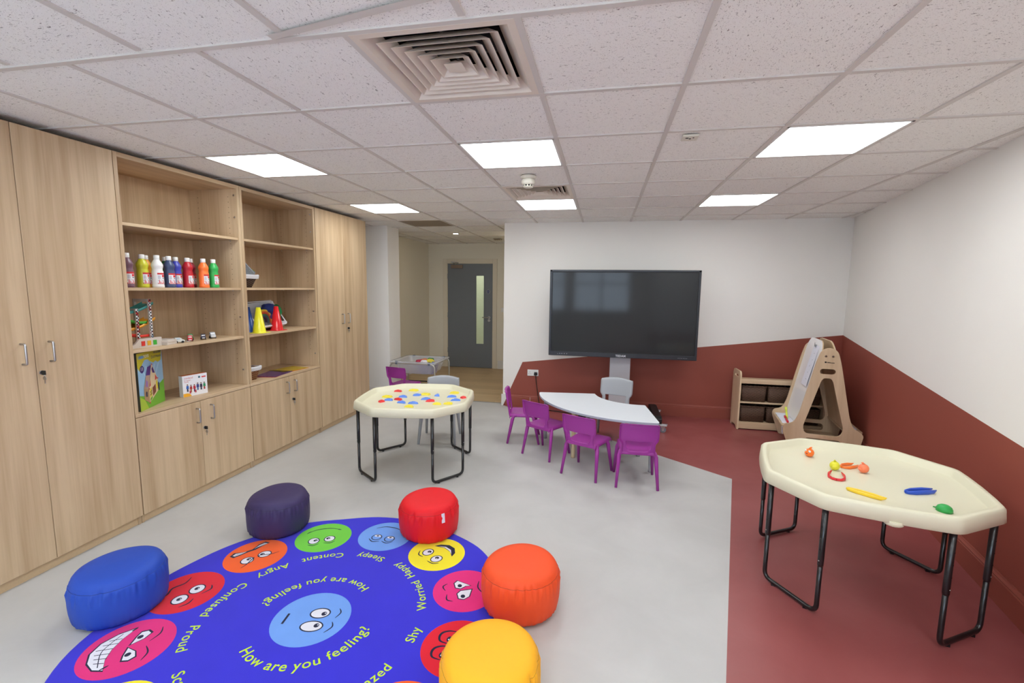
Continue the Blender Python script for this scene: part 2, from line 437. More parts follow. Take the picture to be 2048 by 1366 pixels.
# back wall with the terracotta zone
zs = lambda X: .623+(X+.768)*(1.12-.623)/(3.126+.768)
XC = wallX(YB)
wall('wall_back', [([(-1.04, YB, 0), (-.768, YB, .623), (XC, YB, zs(XC)), (XC, YB, H+.01), (-1.04, YB, H+.01)], WALLW),
                   ([(-1.04, YB, 0), (XC, YB, 0), (XC, YB, zs(XC)), (-.768, YB, .623)], REDW),
                   ([(-1.04, YB, 0), (-1.04, YB, H+.01), (-1.04, YB+.14, H+.01), (-1.04, YB+.14, 0)], WALLW),
                   ([(-1.04, YB+.14, 0), (-1.04, YB+.14, H+.01), (-1.04, YD, H+.01), (-1.04, YD, 0)], WALLC)])
zr = lambda Y: 1.12-(YB-Y)*.0755
wall('wall_right', [([(XC, YB, 0), (XR0, YW, 0), (XR0, YW, zr(YW)), (XC, YB, zr(YB))], REDW),
                    ([(XC, YB, zr(YB)), (XR0, YW, zr(YW)), (XR0, YW, H+.01), (XC, YB, H+.01)], WALLW)])
wall('wall_left', [([(XL, YW, 0), (XL, 5.0, 0), (XL, 5.0, H+.01), (XL, YW, H+.01)], WALLW),
                   ([(XL+.02, 5.0, 0), (XL+.02, YD, 0), (XL+.02, YD, H+.01), (XL+.02, 5.0, H+.01)], WALLC)])
pl = MB().box(XL-.01, -2.762, 4.65, 5.02, 0, H+.005, WALLW).build('wall_pillar', bev=.002); struct(pl)
# passage end wall with door opening X -2.811..-1.879
DX0, DX1, DZ = -2.812, -1.880, 2.10
wall('wall_passage', [([(XL, YD, 0), (DX0-.02, YD, 0), (DX0-.02, YD, DZ+.02), (XL, YD, DZ+.02)], WALLC),
                      ([(DX1+.02, YD, 0), (-1.04, YD, 0), (-1.04, YD, DZ+.02), (DX1+.02, YD, DZ+.02)], WALLC),
                      ([(XL, YD, DZ+.02), (-1.04, YD, DZ+.02), (-1.04, YD, H+.01), (XL, YD, H+.01)], WALLC)])
# lobby behind the passage door (seen through its glass)
lb = MB(); PALEGREEN = mat('lobby_paint', (226, 230, 206), .7)
lb.poly([(-3.1, 8.9, 0), (-1.2, 8.9, 0), (-1.2, 8.9, H), (-3.1, 8.9, H)], PALEGREEN)
lb.poly([(-3.1, YD+.1, 0), (-3.1, 8.9, 0), (-3.1, 8.9, H), (-3.1, YD+.1, H)], PALEGREEN)
lb.poly([(-1.2, YD+.1, 0), (-1.2, 8.9, 0), (-1.2, 8.9, H), (-1.2, YD+.1, H)], PALEGREEN)
lb.poly([(-3.1, YD+.1, H), (-1.2, YD+.1, H), (-1.2, 8.9, H), (-3.1, 8.9, H)], WALLW)
lb.poly([(-3.1, YD+.1, .001), (-1.2, YD+.1, .001), (-1.2, 8.9, .001), (-3.1, 8.9, .001)], FLOORW)
lb.box(-2.35, -2.25, 8.75, 8.9, 0, H, WALLW)
lb.box(-2.5, -1.9, 8.0, 8.6, H-.02, H-.005, mat('lobby_added_glow', (255, 255, 255), .5, emit=((250, 252, 240), 9)))  # unseen glowing panel added to light the lobby
struct(lb.build('wall_lobby'))
# window wall behind the camera
WIN = [(-2.3, -.75), (-.55, 1.0)]; WZ0, WZ1 = 1.0, 2.2
rw = MB()
def wq(x0, x1, z0, z1): rw.poly([(x0, YW, z0), (x1, YW, z0), (x1, YW, z1), (x0, YW, z1)], WALLW)
xs = [XL, WIN[0][0], WIN[0][1], WIN[1][0], WIN[1][1], XR0]
wq(XL, XR0, 0, WZ0); wq(XL, XR0, WZ1, H+.01)
for a, b in ((xs[0], xs[1]), (xs[2], xs[3]), (xs[4], xs[5])): wq(a, b, WZ0, WZ1)
struct(rw.build('wall_front'))
GLASS = clearmat('window_glass', (200, 210, 215), .06, .02)
for n, (a, b) in enumerate(WIN):
    root = MB(); t = .05
    for x0, x1, z0, z1 in ((a, b, WZ0, WZ0+t), (a, b, WZ1-t, WZ1), (a, a+t, WZ0, WZ1), (b-t, b, WZ0, WZ1), ((a+b)/2-.025, (a+b)/2+.025, WZ0, WZ1), (a, b, WZ0+.75, WZ0+.79)):
        root.box(x0, x1, YW-.06, YW, z0, z1, WHITE)
    wo = struct(root.build('window_%d' % (n+1)))
    MB().box(a+.01, b-.01, YW-.035, YW-.03, WZ0+.01, WZ1-.01, GLASS).build('pane', wo)
    MB().box(a-.05, b+.05, YW-.06, YW+.12, WZ0-.03, WZ0, WHITE).build('window_sill', wo)

# skirting boards
def skirt_prof(h=.16, t=.018):
    return [(0, 0), (t, 0), (t, h*.80), (t*.75, h*.84), (t*.95, h*.88), (t*.5, h*.95), (t*.35, h), (0, h)]
def skirting(name, p0, p1, nrm, m, h=.16, t=.018):
    p0, p1, nrm = Vector(p0), Vector(p1), Vector(nrm).normalized()
    o = MB(); o.ring_loft([[p0+nrm*a+Vector((0, 0, z)) for a, z in skirt_prof(h, t)], [p1+nrm*a+Vector((0, 0, z)) for a, z in skirt_prof(h, t)]], m, smooth=False)
    return struct(o.build(name))
skirting('baseboard_back', (-1.0, YB, 0), (XC-.005, YB, 0), (0, -1, 0), REDW)
skirting('baseboard_back_end', (-1.04, YB-.018, 0), (-1.04, YB+.14, 0), (-1, 0, 0), SKIRT)
kb = MB(); kb.prism([(-1.058, 0), (-1.035, 0), (-.958, .162), (-1.058, .162)], 0, .021, SKIRT, Matrix.Translation((0, YB, 0)) @ Matrix.Rotation(PI/2, 4, 'X')); struct(kb.build('baseboard_back_white'))
nr = Vector((-1, .207, 0)).normalized()
skirting('baseboard_right', (XC-.004, YB-.002, 0), (XR0, YW, 0), nr, REDW)
skirting('baseboard_pillar', (XL, 4.65, 0), (-2.762, 4.65, 0), (0, -1, 0), SKIRT, .15)
skirting('baseboard_pillar_side', (-2.762, 4.632, 0), (-2.762, 5.02, 0), (1, 0, 0), SKIRT, .15)
skirting('baseboard_left', (XL+.02, 5.02, 0), (XL+.02, YD, 0), (1, 0, 0), SKIRT, .12)
skirting('baseboard_passage', (XL+.02, YD, 0), (DX0-.12, YD, 0), (0, -1, 0), SKIRT, .17)
skirting('baseboard_passage_right', (DX1+.12, YD, 0), (-1.04, YD, 0), (0, -1, 0), SKIRT, .17)
th = MB().box(-2.762, -1.04, 4.69, 4.715, 0, .003, GREYM).build('trim_2'); struct(th, 'thin metal strip where grey vinyl meets oak boards')
# pale cover strip on the terracotta wall above the skirting
struct(MB().box(-.655, -.650, YB-.0195, YB, 0, .135, SKIRT).build('trim_3'))

# ------------------------------------------------------------------ passage door
DOORG = mat('grey_door_paint', (118, 124, 132), .4)
dr = MB()
gx0, gx1, gz0, gz1 = -2.222, -2.052, .49, 1.868
y0, y1 = YD+.0, YD+.045
dr.box(DX0, gx0, y0, y1, .006, DZ, DOORG); dr.box(gx1, DX1, y0, y1, .006, DZ, DOORG)
dr.box(gx0, gx1, y0, y1, .006, gz0, DOORG); dr.box(gx0, gx1, y0, y1, gz1, DZ, DOORG)
door = struct(dr.build('door_1'), 'grey passage door with narrow vertical glass panel')
MB().box(gx0, gx1, y0+.018, y0+.026, gz0, gz1, clearmat('door_glass', (210, 220, 200), .12, .05)).build('glass_panel', door)
b_ = MB()
for a in ((gx0-.014, gx0+.006, gz0-.014, gz1+.014), (gx1-.006, gx1+.014, gz0-.014, gz1+.014), (gx0, gx1, gz0-.014, gz0+.006), (gx0, gx1, gz1-.006, gz1+.014)):
    b_.box(a[0], a[1], y0-.005, y0+.01, a[2], a[3], DOORG)
b_.build('glazing_bead', door)
b_ = MB(); b_.box(-2.73, -2.49, y0-.05, y0, 2.01, 2.075, DSTEEL); b_.build('door_closer', door, bev=.004)
b_ = MB(); b_.tube([(-2.64, y0-.03, 2.085), (-2.70, y0-.12, 2.13)], .009, 8, CHROME); b_.tube([(-2.70, y0-.12, 2.13), (-2.58, y0-.02, 2.115)], .008, 8, CHROME); b_.cyl((-2.64, y0-.03, 2.07), (-2.64, y0-.03, 2.095), .015, 12, CHROME); b_.build('closer_arm', door)
b_ = MB(); b_.cyl((-1.945, y0-.008, 1.035), (-1.945, y0, 1.035), .027, 20, CHROME)
b_.tube([(-1.945, y0, 1.035), (-1.945, y0-.05, 1.035), (-2.075, y0-.05, 1.035)], .0095, 10, CHROME, rad=.02); b_.build('door_handle', door)
b_ = MB(); b_.cyl((-1.947, y0-.01, .975), (-1.947, y0, .975), .026, 20, CHROME); b_.box(-1.951, -1.943, y0-.022, y0, .965, .985, CHROME); b_.build('lock_escutcheon', door)
NAVY = mat('navy_sign', (28, 44, 110), .4); 
b_ = MB(); b_.cyl((-1.967, y0-.003, 1.548), (-1.967, y0, 1.548), .036, 28, WHITE); b_.cyl((-1.967, y0-.0045, 1.548), (-1.967, y0-.001, 1.548), .033, 28, NAVY)
for k_, tx in enumerate(('Fire door', 'keep shut')):
    tm = text_mesh(tx, .0135, .0003, 'CENTER'); b_.mesh(tm, Matrix.Translation((-1.967, y0-.0052, 1.549-.014*k_)) @ Matrix.Rotation(PI/2, 4, 'X'), WHITE)
b_.build('fire_door_sign', door, keep=True)
for z in (.35, 1.07, 1.85):
    MB().cyl((DX0-.006, y0-.006, z-.05), (DX0-.006, y0-.006, z+.05), .009, 10, CHROME).build('hinge', door)
ar = MB(); aw, at_ = .085, .02
for a in ((DX0-.01-aw, DX0-.01, 0, DZ+.01+aw), (DX1+.01, DX1+.01+aw, 0, DZ+.01+aw), (DX0-.01, DX1+.01, DZ+.01, DZ+.01+aw)):
    ar.box(a[0], a[1], YD-at_, YD+.002, a[2], a[3], mat('cream_gloss', (226, 217, 198), .35))
ar.box(DX0-.022, DX0-.003, YD-.01, YD+.09, 0, DZ+.02); ar.box(DX1+.003, DX1+.022, YD-.01, YD+.09, 0, DZ+.02); ar.box(DX0-.022, DX1+.022, YD-.01, YD+.09, DZ+.003, DZ+.022)
struct(ar.build('trim_4', bev=.004), 'cream architrave around the grey door')
sw = MB().box(-1.70, -1.614, YD-.012, YD, 1.15, 1.236, WHITE)
tag(sw.build('light_switch', bev=.004), 'small square light switch beside the grey door', 'light switch')

# ================================================================== CEILING FITTINGS
EMIT = mat('lit_diffuser', (255, 255, 255), .5, emit=((248, 252, 252), LIGHT))
def ceiling_light(x, y, label):
    t = thing('ceiling_light', label, 'ceiling light', (x+.3, y+.3, H), 0, 'square LED ceiling panels')
    b = MB(); q = .288
    for a in ((-q, q, -q, -q+.012), (-q, q, q-.012, q), (-q, -q+.012, -q, q), (q-.012, q, -q, q)):
        b.box(a[0], a[1], a[2], a[3], -.002, .03, WHITE)
    b.box(-q, q, -q, q, .03, .035, WHITE); b.build('frame', t)
    MB().box(-q+.011, q-.011, -q+.011, q-.011, .002, .006, EMIT).build('diffuser', t)
    return t
for (x, y), lb_ in zip(LIGHTS, ['square lit ceiling panel above the open bookcase nearest the tall cupboards', 'square lit ceiling panel just beyond the large air vent', 'largest square lit ceiling panel, towards the right wall',
        'square lit ceiling panel above the far tall cupboard', 'square lit ceiling panel touching the small far air vent', 'far square lit ceiling panel right of the big screen',
        'unseen square lit panel added for light behind the camera on the cupboard side', 'unseen square lit panel added for light nearly above the camera', 'unseen square lit panel added for light behind the camera by the right wall', 'unseen square lit panel added for light by the left window behind the camera', 'unseen square lit panel added for light by the right window behind the camera']):
    ceiling_light(x, y, lb_)
VOID = mat('vent_dark', (16, 17, 19), .8)
def vent(x, y, label):
    t = thing('air_vent', label, 'air vent', (x+.3, y+.3, H), 0, 'square ceiling air diffusers')
    def louvre(q0, z0, q1, z1, name, th=.0025):
        b = MB()
        def ring(q, z): return [(-q, -q, z), (q, -q, z), (q, q, z), (-q, q, z)]
        b.ring_loft([ring(q0, z0), ring(q1, z1), ring(q1-th, z1), ring(q0-th*1.8, z0+th*.3), ring(q0, z0)], VENT, True, False, False, False)
        b.build(name, t)
    b = MB()
    def ring(q, z): return [(-q, -q, z), (q, -q, z), (q, q, z), (-q, q, z)]
    b.ring_loft([ring(.289, .004), ring(.289, -.001), ring(.262, -.001), ring(.215, .045)], VENT, True, False, False, False); b.build('frame', t)
    for q in (.222, .184, .148, .112, .076): louvre(q, .002, q-.045, .040, 'louvre')
    b = MB(); b.ring_loft([ring(.036, .002), ring(.002, .03)], VENT, True, True, True, False); b.build('centre_cone', t)
    b = MB(); b.box(-.288, .288, -.288, .288, .13, .134, VOID)
    for s_ in (-1, 1):
        b.box(-.29, .29, s_*.289-.002, s_*.289+.002, 0.004, .134, VOID); b.box(s_*.289-.002, s_*.289+.002, -.29, .29, .004, .134, VOID)
    b.build('duct_box', t)
    b = MB(); b.box(-.2, .2, -.006, .006, .05, .12, mat('duct_grey', (90, 92, 96), .6)); b.box(-.006, .006, -.2, .2, .05, .12); b.build('damper', t)
vent(*VENTS[0], 'large square air vent with stepped louvres nearest the camera')
vent(*VENTS[1], 'small far square air vent behind the round smoke detector')
# unlit dull panel in the ceiling of the passage mouth
dp = MB(); dp.box(DULL[0]+.013, DULL[0]+.587, DULL[1]+.013, DULL[1]+.587, H+.002, H+.01, mat('dull_beige_grille', (150, 136, 118), .7, noise=.15, nscale=120))
tag(dp.build('ceiling_grille'), 'dull beige unlit square panel in the ceiling at the passage mouth', 'ceiling panel')
# smoke detector
t = thing('smoke_detector', 'round off-white smoke detector hanging in front of the far air vent', 'smoke detector', (-.30, 2.06, H))
CR = mat('detector_cream', (224, 220, 206), .4)
MB().lathe([(.060, 0), (.060, -.012), (.045, -.024)], 28, CR).build('base', t)
MB().lathe([(.046, -.024), (.052, -.034), (.053, -.052), (.046, -.064), (.040, -.066)], 28, CR).build('body', t)
b = MB(); b.lathe([(.036, -.064), (.036, -.078)], 20, DARK)
for i in range(10):
    a = i*2*PI/10; b.box(-.004, .004, .034, .039, -.080, -.064, CR, Matrix.Rotation(a, 4, 'Z'))
b.lathe([(.040, -.078), (.036, -.084), (.02, -.088)], 24, CR); b.build('sensing_chamber', t)
t = thing('ceiling_sensor', 'small square off-white sensor on the ceiling left of the large lit panel', 'sensor', (.74, 1.29, H))
MB().box(-.043, .043, -.043, .043, -.012, 0, CR).build('housing', t, bev=.004)
b = MB(); b.cyl((0, .0, -.0135), (0, 0, -.01), .006, 12, DARK); b.box(-.025, -.01, -.02, -.008, -.0135, -.01, DARK); b.box(.012, .02, -.02, -.012, -.0135, -.01, DARK); b.build('sensor_eye', t)
t = thing('downlight', 'small round lit downlight in the passage ceiling', 'ceiling light', (-2.07, 5.64, H))
MB().lathe([(.05, 0), (.05, -.004), (.038, -.005)], 24, WHITE).build('bezel', t)
MB().cyl((0, 0, -.0075), (0, 0, -.0052), .036, 20, mat('downlight_glow', (255, 255, 255), .5, emit=((255, 240, 214), 170))).build('lamp', t)
t = thing('downlight', 'unseen second downlight added to brighten the passage, behind the white wall end', 'ceiling light', (-1.25, 5.9, H))  # extra lamp added out of sight to brighten the passage
MB().lathe([(.05, 0), (.05, -.004), (.038, -.005)], 24, WHITE).build('bezel', t)
MB().cyl((0, 0, -.0075), (0, 0, -.0052), .036, 20, MATS['downlight_glow']).build('lamp', t)
t = thing('heat_detector', 'small square detector on the passage ceiling near the white wall end', 'smoke detector', (-1.58, 6.5, H))
MB().box(-.07, .07, -.05, .05, -.02, 0, mat('beige_detector', (190, 178, 158), .5)).build('housing', t, bev=.006)
b = MB()
for i in (-.035, 0, .035): b.box(i-.01, i+.01, -.052, -.048, -.017, -.007, DARK); b.box(i-.01, i+.01, -.03, -.01, -.0215, -.019, DARK)
b.build('slot', t)

# ================================================================== OAK STORAGE WALL
XF = -2.74            # plane of the doors
XBK = -3.225
def handle(parent, y, z, h=.11, name='handle'):
    """D-shaped steel pull handle on a door facing +X"""
    return MB().tube([(XF-.002, y, z-h/2), (XF+.032, y, z-h/2), (XF+.032, y, z+h/2), (XF-.002, y, z+h/2)], .0055, 10, CHROME, rad=.012).build(name, parent)
def keylock(parent, y, z):
    b = MB(); b.cyl((XF, y, z), (XF+.006, y, z), .011, 16, CHROME); b.box(XF+.006, XF+.030, y-.003, y+.003, z-.013, z+.011, BLACK)
    b.build('lock', parent, bev=.001)
    b = MB(); b.tube([(XF+.020, y, z-.012), (XF+.020, y+.002, z-.020)], .0035, 8, CHROME); b.lathe([(.011, -.0012), (.011, .0012)], 16, CHROME, Matrix.Translation((XF+.02, y+.001, z-.032)) @ Matrix.Rotation(PI/2, 4, 'X')); b.box(XF+.018, XF+.022, y-.001, y+.002, z-.062, z-.04, CHROME)
    b.build('key', parent)
def tall_unit(ya, yb, ys, label, hz, lz, ylock, yh):
    t = thing('tall_cupboard', label, 'cupboard', (XF-.24, (ya+yb)/2, 0), 0, 'oak tall cupboards'); L = Vector(t.location)
    def w(o): o.location = -L if o.parent == t else o.location; return o
    b = MB(); top = 2.462
    b.box(XBK, XF-.021, ya, ya+.018, 0, top, OAK); b.box(XBK, XF-.021, yb-.018, yb, 0, top, OAK)
    b.box(XBK, XF-.021, ya+.018, yb-.018, top-.018, top, OAK); b.box(XBK, XF-.021, ya+.018, yb-.018, .06, .078, OAK); b.box(XBK, XBK+.01, ya+.018, yb-.018, .06, top, OAK)
    w(b.build('carcass', t))
    w(MB().box(XF-.05, XF-.03, ya, yb, 0, .06, EDGE).build('plinth', t))
    for k, (a, e) in enumerate(((ya+.002, ys-.0015), (ys+.0015, yb-.002))):
        d = w(MB().box(XF-.018, XF, a, e, .062, top-.002, OAK).build('door', t, bev=.001, seg=1))
        handle(d, yh[k], hz)
        if k == 1: keylock(d, ylock, lz)
    return t
tall_unit(-.10, .898, .392, 'tall oak double-door cupboard nearest the camera at left', 1.255, 1.143, .412, (.335, .462))
tall_unit(2.938, 4.0, 3.472, 'tall oak double-door cupboard at the far end beside the passage', 1.247, 1.128, 3.507, (3.399, 3.525))

def base_unit(ya, yb, ys, label, yh, lz, ylock):
    t = thing('base_cupboard', label, 'cupboard', (XF-.24, (ya+yb)/2, 0), 0, 'low oak cupboards'); L = Vector(t.location)
    def w(o): o.location = -L; return o
    b = MB(); b.box(XBK, XF-.021, ya, ya+.018, 0, .742, OAK); b.box(XBK, XF-.021, yb-.018, yb, 0, .742, OAK); b.box(XBK, XF-.021, ya+.018, yb-.018, .06, .078, OAK)
    b.box(XBK, XBK+.01, ya+.018, yb-.018, .06, .742, OAK); w(b.build('carcass', t))
    w(MB().box(XBK, XF, ya, yb, .742, .764, OAKH).build('worktop', t, bev=.0015, seg=1))
    w(MB().box(XF-.05, XF-.03, ya, yb, 0, .06, EDGE).build('plinth', t))
    for k, (a, e) in enumerate(((ya+.002, ys-.0015), (ys+.0015, yb-.002))):
        d = w(MB().box(XF-.018, XF, a, e, .062, .738, OAK).build('door', t, bev=.001, seg=1))
        handle(d, yh[k], .633)
        if k == 1: keylock(d, ylock, lz)
    return t
base_unit(.902, 1.914, 1.402, 'low oak double cupboard under the bookcase with the paint bottles', (1.362, 1.491), .522, 1.422)
base_unit(1.918, 2.934, 2.425, 'low oak double cupboard under the bookcase with the plastic cones', (2.383, 2.497), .500, 2.464)

def bookcase(ya, yb, label, shelves):
    t = thing('bookcase', label, 'bookcase', (XF-.24, (ya+yb)/2, .764), 0, 'open oak bookcases'); L = Vector(t.location)
    def w(o): o.location = -L; return o
    z0, z1, xf = .765, 2.462, XF-.004; PS = .025
    for a, e, yy, s_ in ((ya, ya+PS, ya+PS, 1), (yb-PS, yb, yb-PS, -1)):
        b = MB(); b.box(XBK, xf, a, e, z0, z1, OAK)     # with its rows of shelf-pin holes
        for x in (-3.13, -2.83):
            for n in range(34):
                z = .95+n*.043
                if all(abs(z-zz) > .03 for zz in shelves): b.cyl((x, yy, z), (x, yy+s_*.0008, z), .0028, 8, DARK)
        w(b.build('side_panel', t))
    w(MB().box(XBK, xf, ya+PS, yb-PS, z1-.03, z1, OAKH).build('top_panel', t, bev=.001, seg=1))
    w(MB().box(XBK, XBK+.008, ya+PS, yb-PS, z0, z1-.03, OAK).build('back_panel', t))
    for z in shelves:
        w(MB().box(XBK+.008, xf-.008, ya+PS+.001, yb-PS-.001, z-.02, z, OAKH).build('shelf', t, bev=.001, seg=1))
    for yy, s_ in ((ya+PS, 1), (yb-PS, -1)):
        for z in shelves:
            for x in (-3.13, -2.83): w(MB().cyl((x, yy, z-.026), (x, yy+s_*.008, z-.026), .004, 8, CHROME).build('shelf_stud', t))
        for z in (.90, 1.36, 2.2, 2.38): w(MB().cyl((-2.775, yy, z), (-2.775, yy+s_*.004, z), .007, 10, CHROME).build('connecting_bolt', t))
    return t
SH = (2.03, 1.61, 1.195)
bookcase(.902, 1.914, 'open oak bookcase holding paint bottles, toy tower and doll house box', SH)
bookcase(1.918, 2.934, 'open oak bookcase holding baskets and plastic cones', SH)

# ---- paint bottles
PAINT = {}
def bottle(color, y, x, rz=.55, label='', first=False):
    global bottle0
    if first:
        t = thing('paint_bottle', label, 'bottle', (x, y, SH[1]), rz, 'paint bottles on the shelf')
        prof = [(.036, 0), (.039, .004), (.039, .016), (.037, .020), (.0375, .03), (.0375, .112), (.034, .122), (.0335, .133), (.0385, .150), (.039, .156), (.036, .168), (.021, .193), (.018, .198)]
        prof = [(r_*.92, z_) for r_, z_ in prof]; MB().lathe(prof, 28, color).build('bottle_body', t)
        MB().lathe([(.0165, .197), (.018, .200), (.0175, .226), (.016, .228)], 20, WHITE).build('cap', t)
        b = MB(); n = 14; rr = .0352
        LW = mat('label_white', (232, 232, 234), .5); LR = mat('label_red', (206, 44, 50), .5); LB = mat('label_navy', (60, 50, 80), .5)
        def patch(a0, a1, z0, z1, m, dr=0):
            k_ = max(2, int((a1-a0)/.12)); 
            for i in range(k_):
                q0 = a0+(a1-a0)*i/k_; q1 = a0+(a1-a0)*(i+1)/k_; r = rr+dr
                b.poly([(r*math.cos(q0), r*math.sin(q0), z0), (r*math.cos(q1), r*math.sin(q1), z0), (r*math.cos(q1), r*math.sin(q1), z1), (r*math.cos(q0), r*math.sin(q0), z1)], m)
        patch(-.9, .9, .026, .104, LW)
        patch(-.9, .9, .092, .104, LR, .0002)
        for i in range(8):
            a = -.1+i*.12; patch(-.9+i*.22, -.9+i*.22+.13, .026, .034+.010*((i*5) % 3), LR, .0002)
            patch(-.85+i*.22, -.85+i*.22+.06, .048+.004*(i % 2), .053+.004*(i % 2), LB, .0002)
        patch(-.1, .5, .074, .09, LR, .0003); patch(-.05, .4, .064, .069, LB, .0003); patch(-.8, -.35, .06, .085, mat('label_grey', (196, 196, 204), .5), .0002)
        b.build('paint_label', t, keep=True)
        bottle0 = (t, color); return t
    t = dup(bottle0[0], label, (x, y, SH[1]), rz, 'paint bottles on the shelf'); recolor(t, bottle0[1], color); return t
def pm(n, c): return mat('paint_'+n, c, .32, noise=.02)
BT = [('lilac', (112, 78, 92), 0.985, -2.81, 'dull purple paint bottle at the left end of the row'),
      ('lime', (204, 204, 52), 1.13, -2.86, 'yellow-green paint bottle next to the purple one'),
      ('mustard', (226, 150, 40), 1.215, -2.93, 'mustard orange paint bottle half hidden behind the yellow-green one'),
      ('white', (236, 234, 232), 1.205, -2.82, 'white paint bottle standing in front of the row'),
      ('deep_green', (30, 84, 50), 1.39, -2.955, 'dark green paint bottle hidden behind the slate blue one'),
      ('slate', (62, 76, 112), 1.305, -2.83, 'slate blue paint bottle next to the white one'),
      ('blue', (64, 72, 180), 1.415, -2.89, 'bright blue paint bottle behind the slate blue one'),
      ('red', (192, 36, 50), 1.505, -2.88, 'red paint bottle right of the blue pair'),
      ('maroon', (134, 26, 48), 1.600, -2.95, 'maroon paint bottle hidden behind the red one'),
      ('orange', (255, 124, 56), 1.60, -2.83, 'bright orange paint bottle second from right'),
      ('green', (48, 172, 82), 1.69, -2.825, 'bright green paint bottle at the right end of the row')]
for i, (n, c_, y, x, lb_) in enumerate(BT):
    bottle(pm(n, c_), y, x, .12 + .12*math.sin(i*2.1), lb_, first=(i == 0))
bottle(pm('lilac_b', (120, 88, 98)), .985, -2.965, -.5, 'paint bottle with only its cap showing behind the dull purple one')

# ---- wooden race tower toy
SHZ = SH[2]
NAT = mat('painted_toy_wood', (206, 196, 186), .5, noise=.05)
t = thing('toy_race_tower', 'wooden toy car ramp tower with coloured tracks on the shelf', 'toy', (-2.90, 1.03, SHZ)); 
def stripemat():
    m = bpy.data.materials.new('race_stickers'); m.use_nodes = True; nt = m.node_tree; b = nt.nodes['Principled BSDF']
    tc = nt.nodes.new('ShaderNodeTexCoord'); v = nt.nodes.new('ShaderNodeTexChecker'); v.inputs['Scale'].default_value = 90
    v.inputs['Color1'].default_value = (.75, .75, .75, 1); v.inputs['Color2'].default_value = (.03, .03, .03, 1)
    v2 = nt.nodes.new('ShaderNodeTexNoise'); v2.inputs['Scale'].default_value = 26; nt.links.new(tc.outputs['Object'], v2.inputs['Vector'])
    cr = nt.nodes.new('ShaderNodeValToRGB'); cr.color_ramp.interpolation = 'CONSTANT'; e = cr.color_ramp.elements; e[0].color = (.62, .02, .02, 1); e[1].position = .44; e[1].color = (1, 1, 1, 1)
    x = e.new(.62); x.color = (.2, .28, .4, 1)
    mx = nt.nodes.new('ShaderNodeMix'); mx.data_type = 'RGBA'; mx.blend_type = 'MULTIPLY'; mx.inputs[0].default_value = 1
    nt.links.new(tc.outputs['Object'], v.inputs['Vector']); nt.links.new(v2.outputs['Fac'], cr.inputs[0]); nt.links.new(cr.outputs[0], mx.inputs[6]); nt.links.new(v.outputs[0], mx.inputs[7]); nt.links.new(mx.outputs[2], b.inputs['Base Color'])
    return m
STICK = stripemat()
# local frame: x towards the viewer, y along the shelf
for (yy, h, nm) in ((.02, .27, 0), (.115, .335, 1)):
    for x in (-.07, .055):
        b = MB(); b.box(x-.006, x+.006, yy-.009, yy+.009, .02, h, NAT)
        if x > 0: b.box(x+.006, x+.0065, yy-.0088, yy+.0088, .03, h-.002, STICK)
        b.build('post', t)
    MB().box(-.07, .055, yy-.007, yy+.007, h-.02, h, NAT).build('crossbar', t)
for k_, (cc, z0, z1, ya, yb) in enumerate((((70, 156, 150), .24, .30, -.10, .155), ((74, 172, 60), .235, .165, -.10, .10), ((232, 158, 40), .12, .19, -.09, .16), ((226, 60, 44), .125, .075, -.09, .12))):
    b = MB(); n = 10; rings = []
    for i in range(n+1):
        u = i/n; y = ya+(yb-ya)*u; z = z0+(z1-z0)*u-.022*math.sin(PI*u)
        rings.append([Vector((x_, y, z+dz)) for x_, dz in ((-.055, .014), (-.055, -.004), (.045, -.004), (.045, .014), (.041, .014), (.041, 0), (-.051, 0), (-.051, .014))])
    b.ring_loft(rings, mat('track_%d' % k_, cc, .35)); b.build('track', t)
b = MB(); b.box(-.085, .0735, -.03, .165, .0, .012, NAT); b.box(.050, .0742, .01, .172, .0, .062, NAT)
b.prism([(-.03, .0), (-.0, .0), (.012, .02), (.012, .062), (-.0, .05), (-.02, .03), (-.06, .012), (-.09, .01), (-.1, 0)], .06, .075, NAT, Matrix(((0, 0, 1, 0), (1, 0, 0, 0), (0, 1, 0, 0), (0, 0, 0, 1))))
b.build('base', t)
for yy, cc, nm in ((.035, (214, 58, 48), 'r'), (.078, (226, 170, 50), 'y'), (.12, (66, 172, 60), 'g')):
    MB().box(.0745, .0765, yy-.013, yy+.013, .012, .045, mat('gate_'+nm, cc, .4)).build('gate', t, bev=.0005)
def toy_car(x, y, z, cc, label, rz=0, first=False, van=False, s=1.0):
    global car0
    if first:
        t = thing('toy_car', label, 'toy car', (x, y, z), rz, 'toy cars on the middle shelf')
        b = MB(); b.prism(round_poly([(-.034, .008), (.036, .008), (.036, .024), (.018, .028), (.008, .043), (-.026, .043), (-.034, .026)], .005, 3), -.015, .015, cc, Matrix(((1, 0, 0, 0), (0, 0, -1, 0), (0, 1, 0, 0), (0, 0, 0, 1)))); b.build('body', t, bev=.002)
        b = MB(); b.box(.0165, .018, -.011, .011, .030, .038, WHITE, Matrix.Translation((0, 0, 0))); b.box(-.02, .005, -.0156, .0156, .029, .038, mat('car_glass', (180, 200, 214), .2)); b.build('car_window', t)
        for i in (-1, 1):
            for j in (-.020, .022): MB().cyl((j, i*.013, .009), (j, i*.018, .009), .009, 14, BLACK).build('wheel', t)
        MB().box(.0355, .0368, -.009, .009, .012, .018, WHITE).build('bumper', t)
        car0 = (t, cc); return t
    t = dup(car0[0], label, (x, y, z), rz, 'toy cars on the middle shelf'); recolor(t, car0[1], cc); t.scale = (s, s, s); return t
toy_car(-2.85, 1.455, SHZ, mat('car_red', (200, 36, 50), .3), 'small red toy car facing out, front left of the pair', -.72, True)
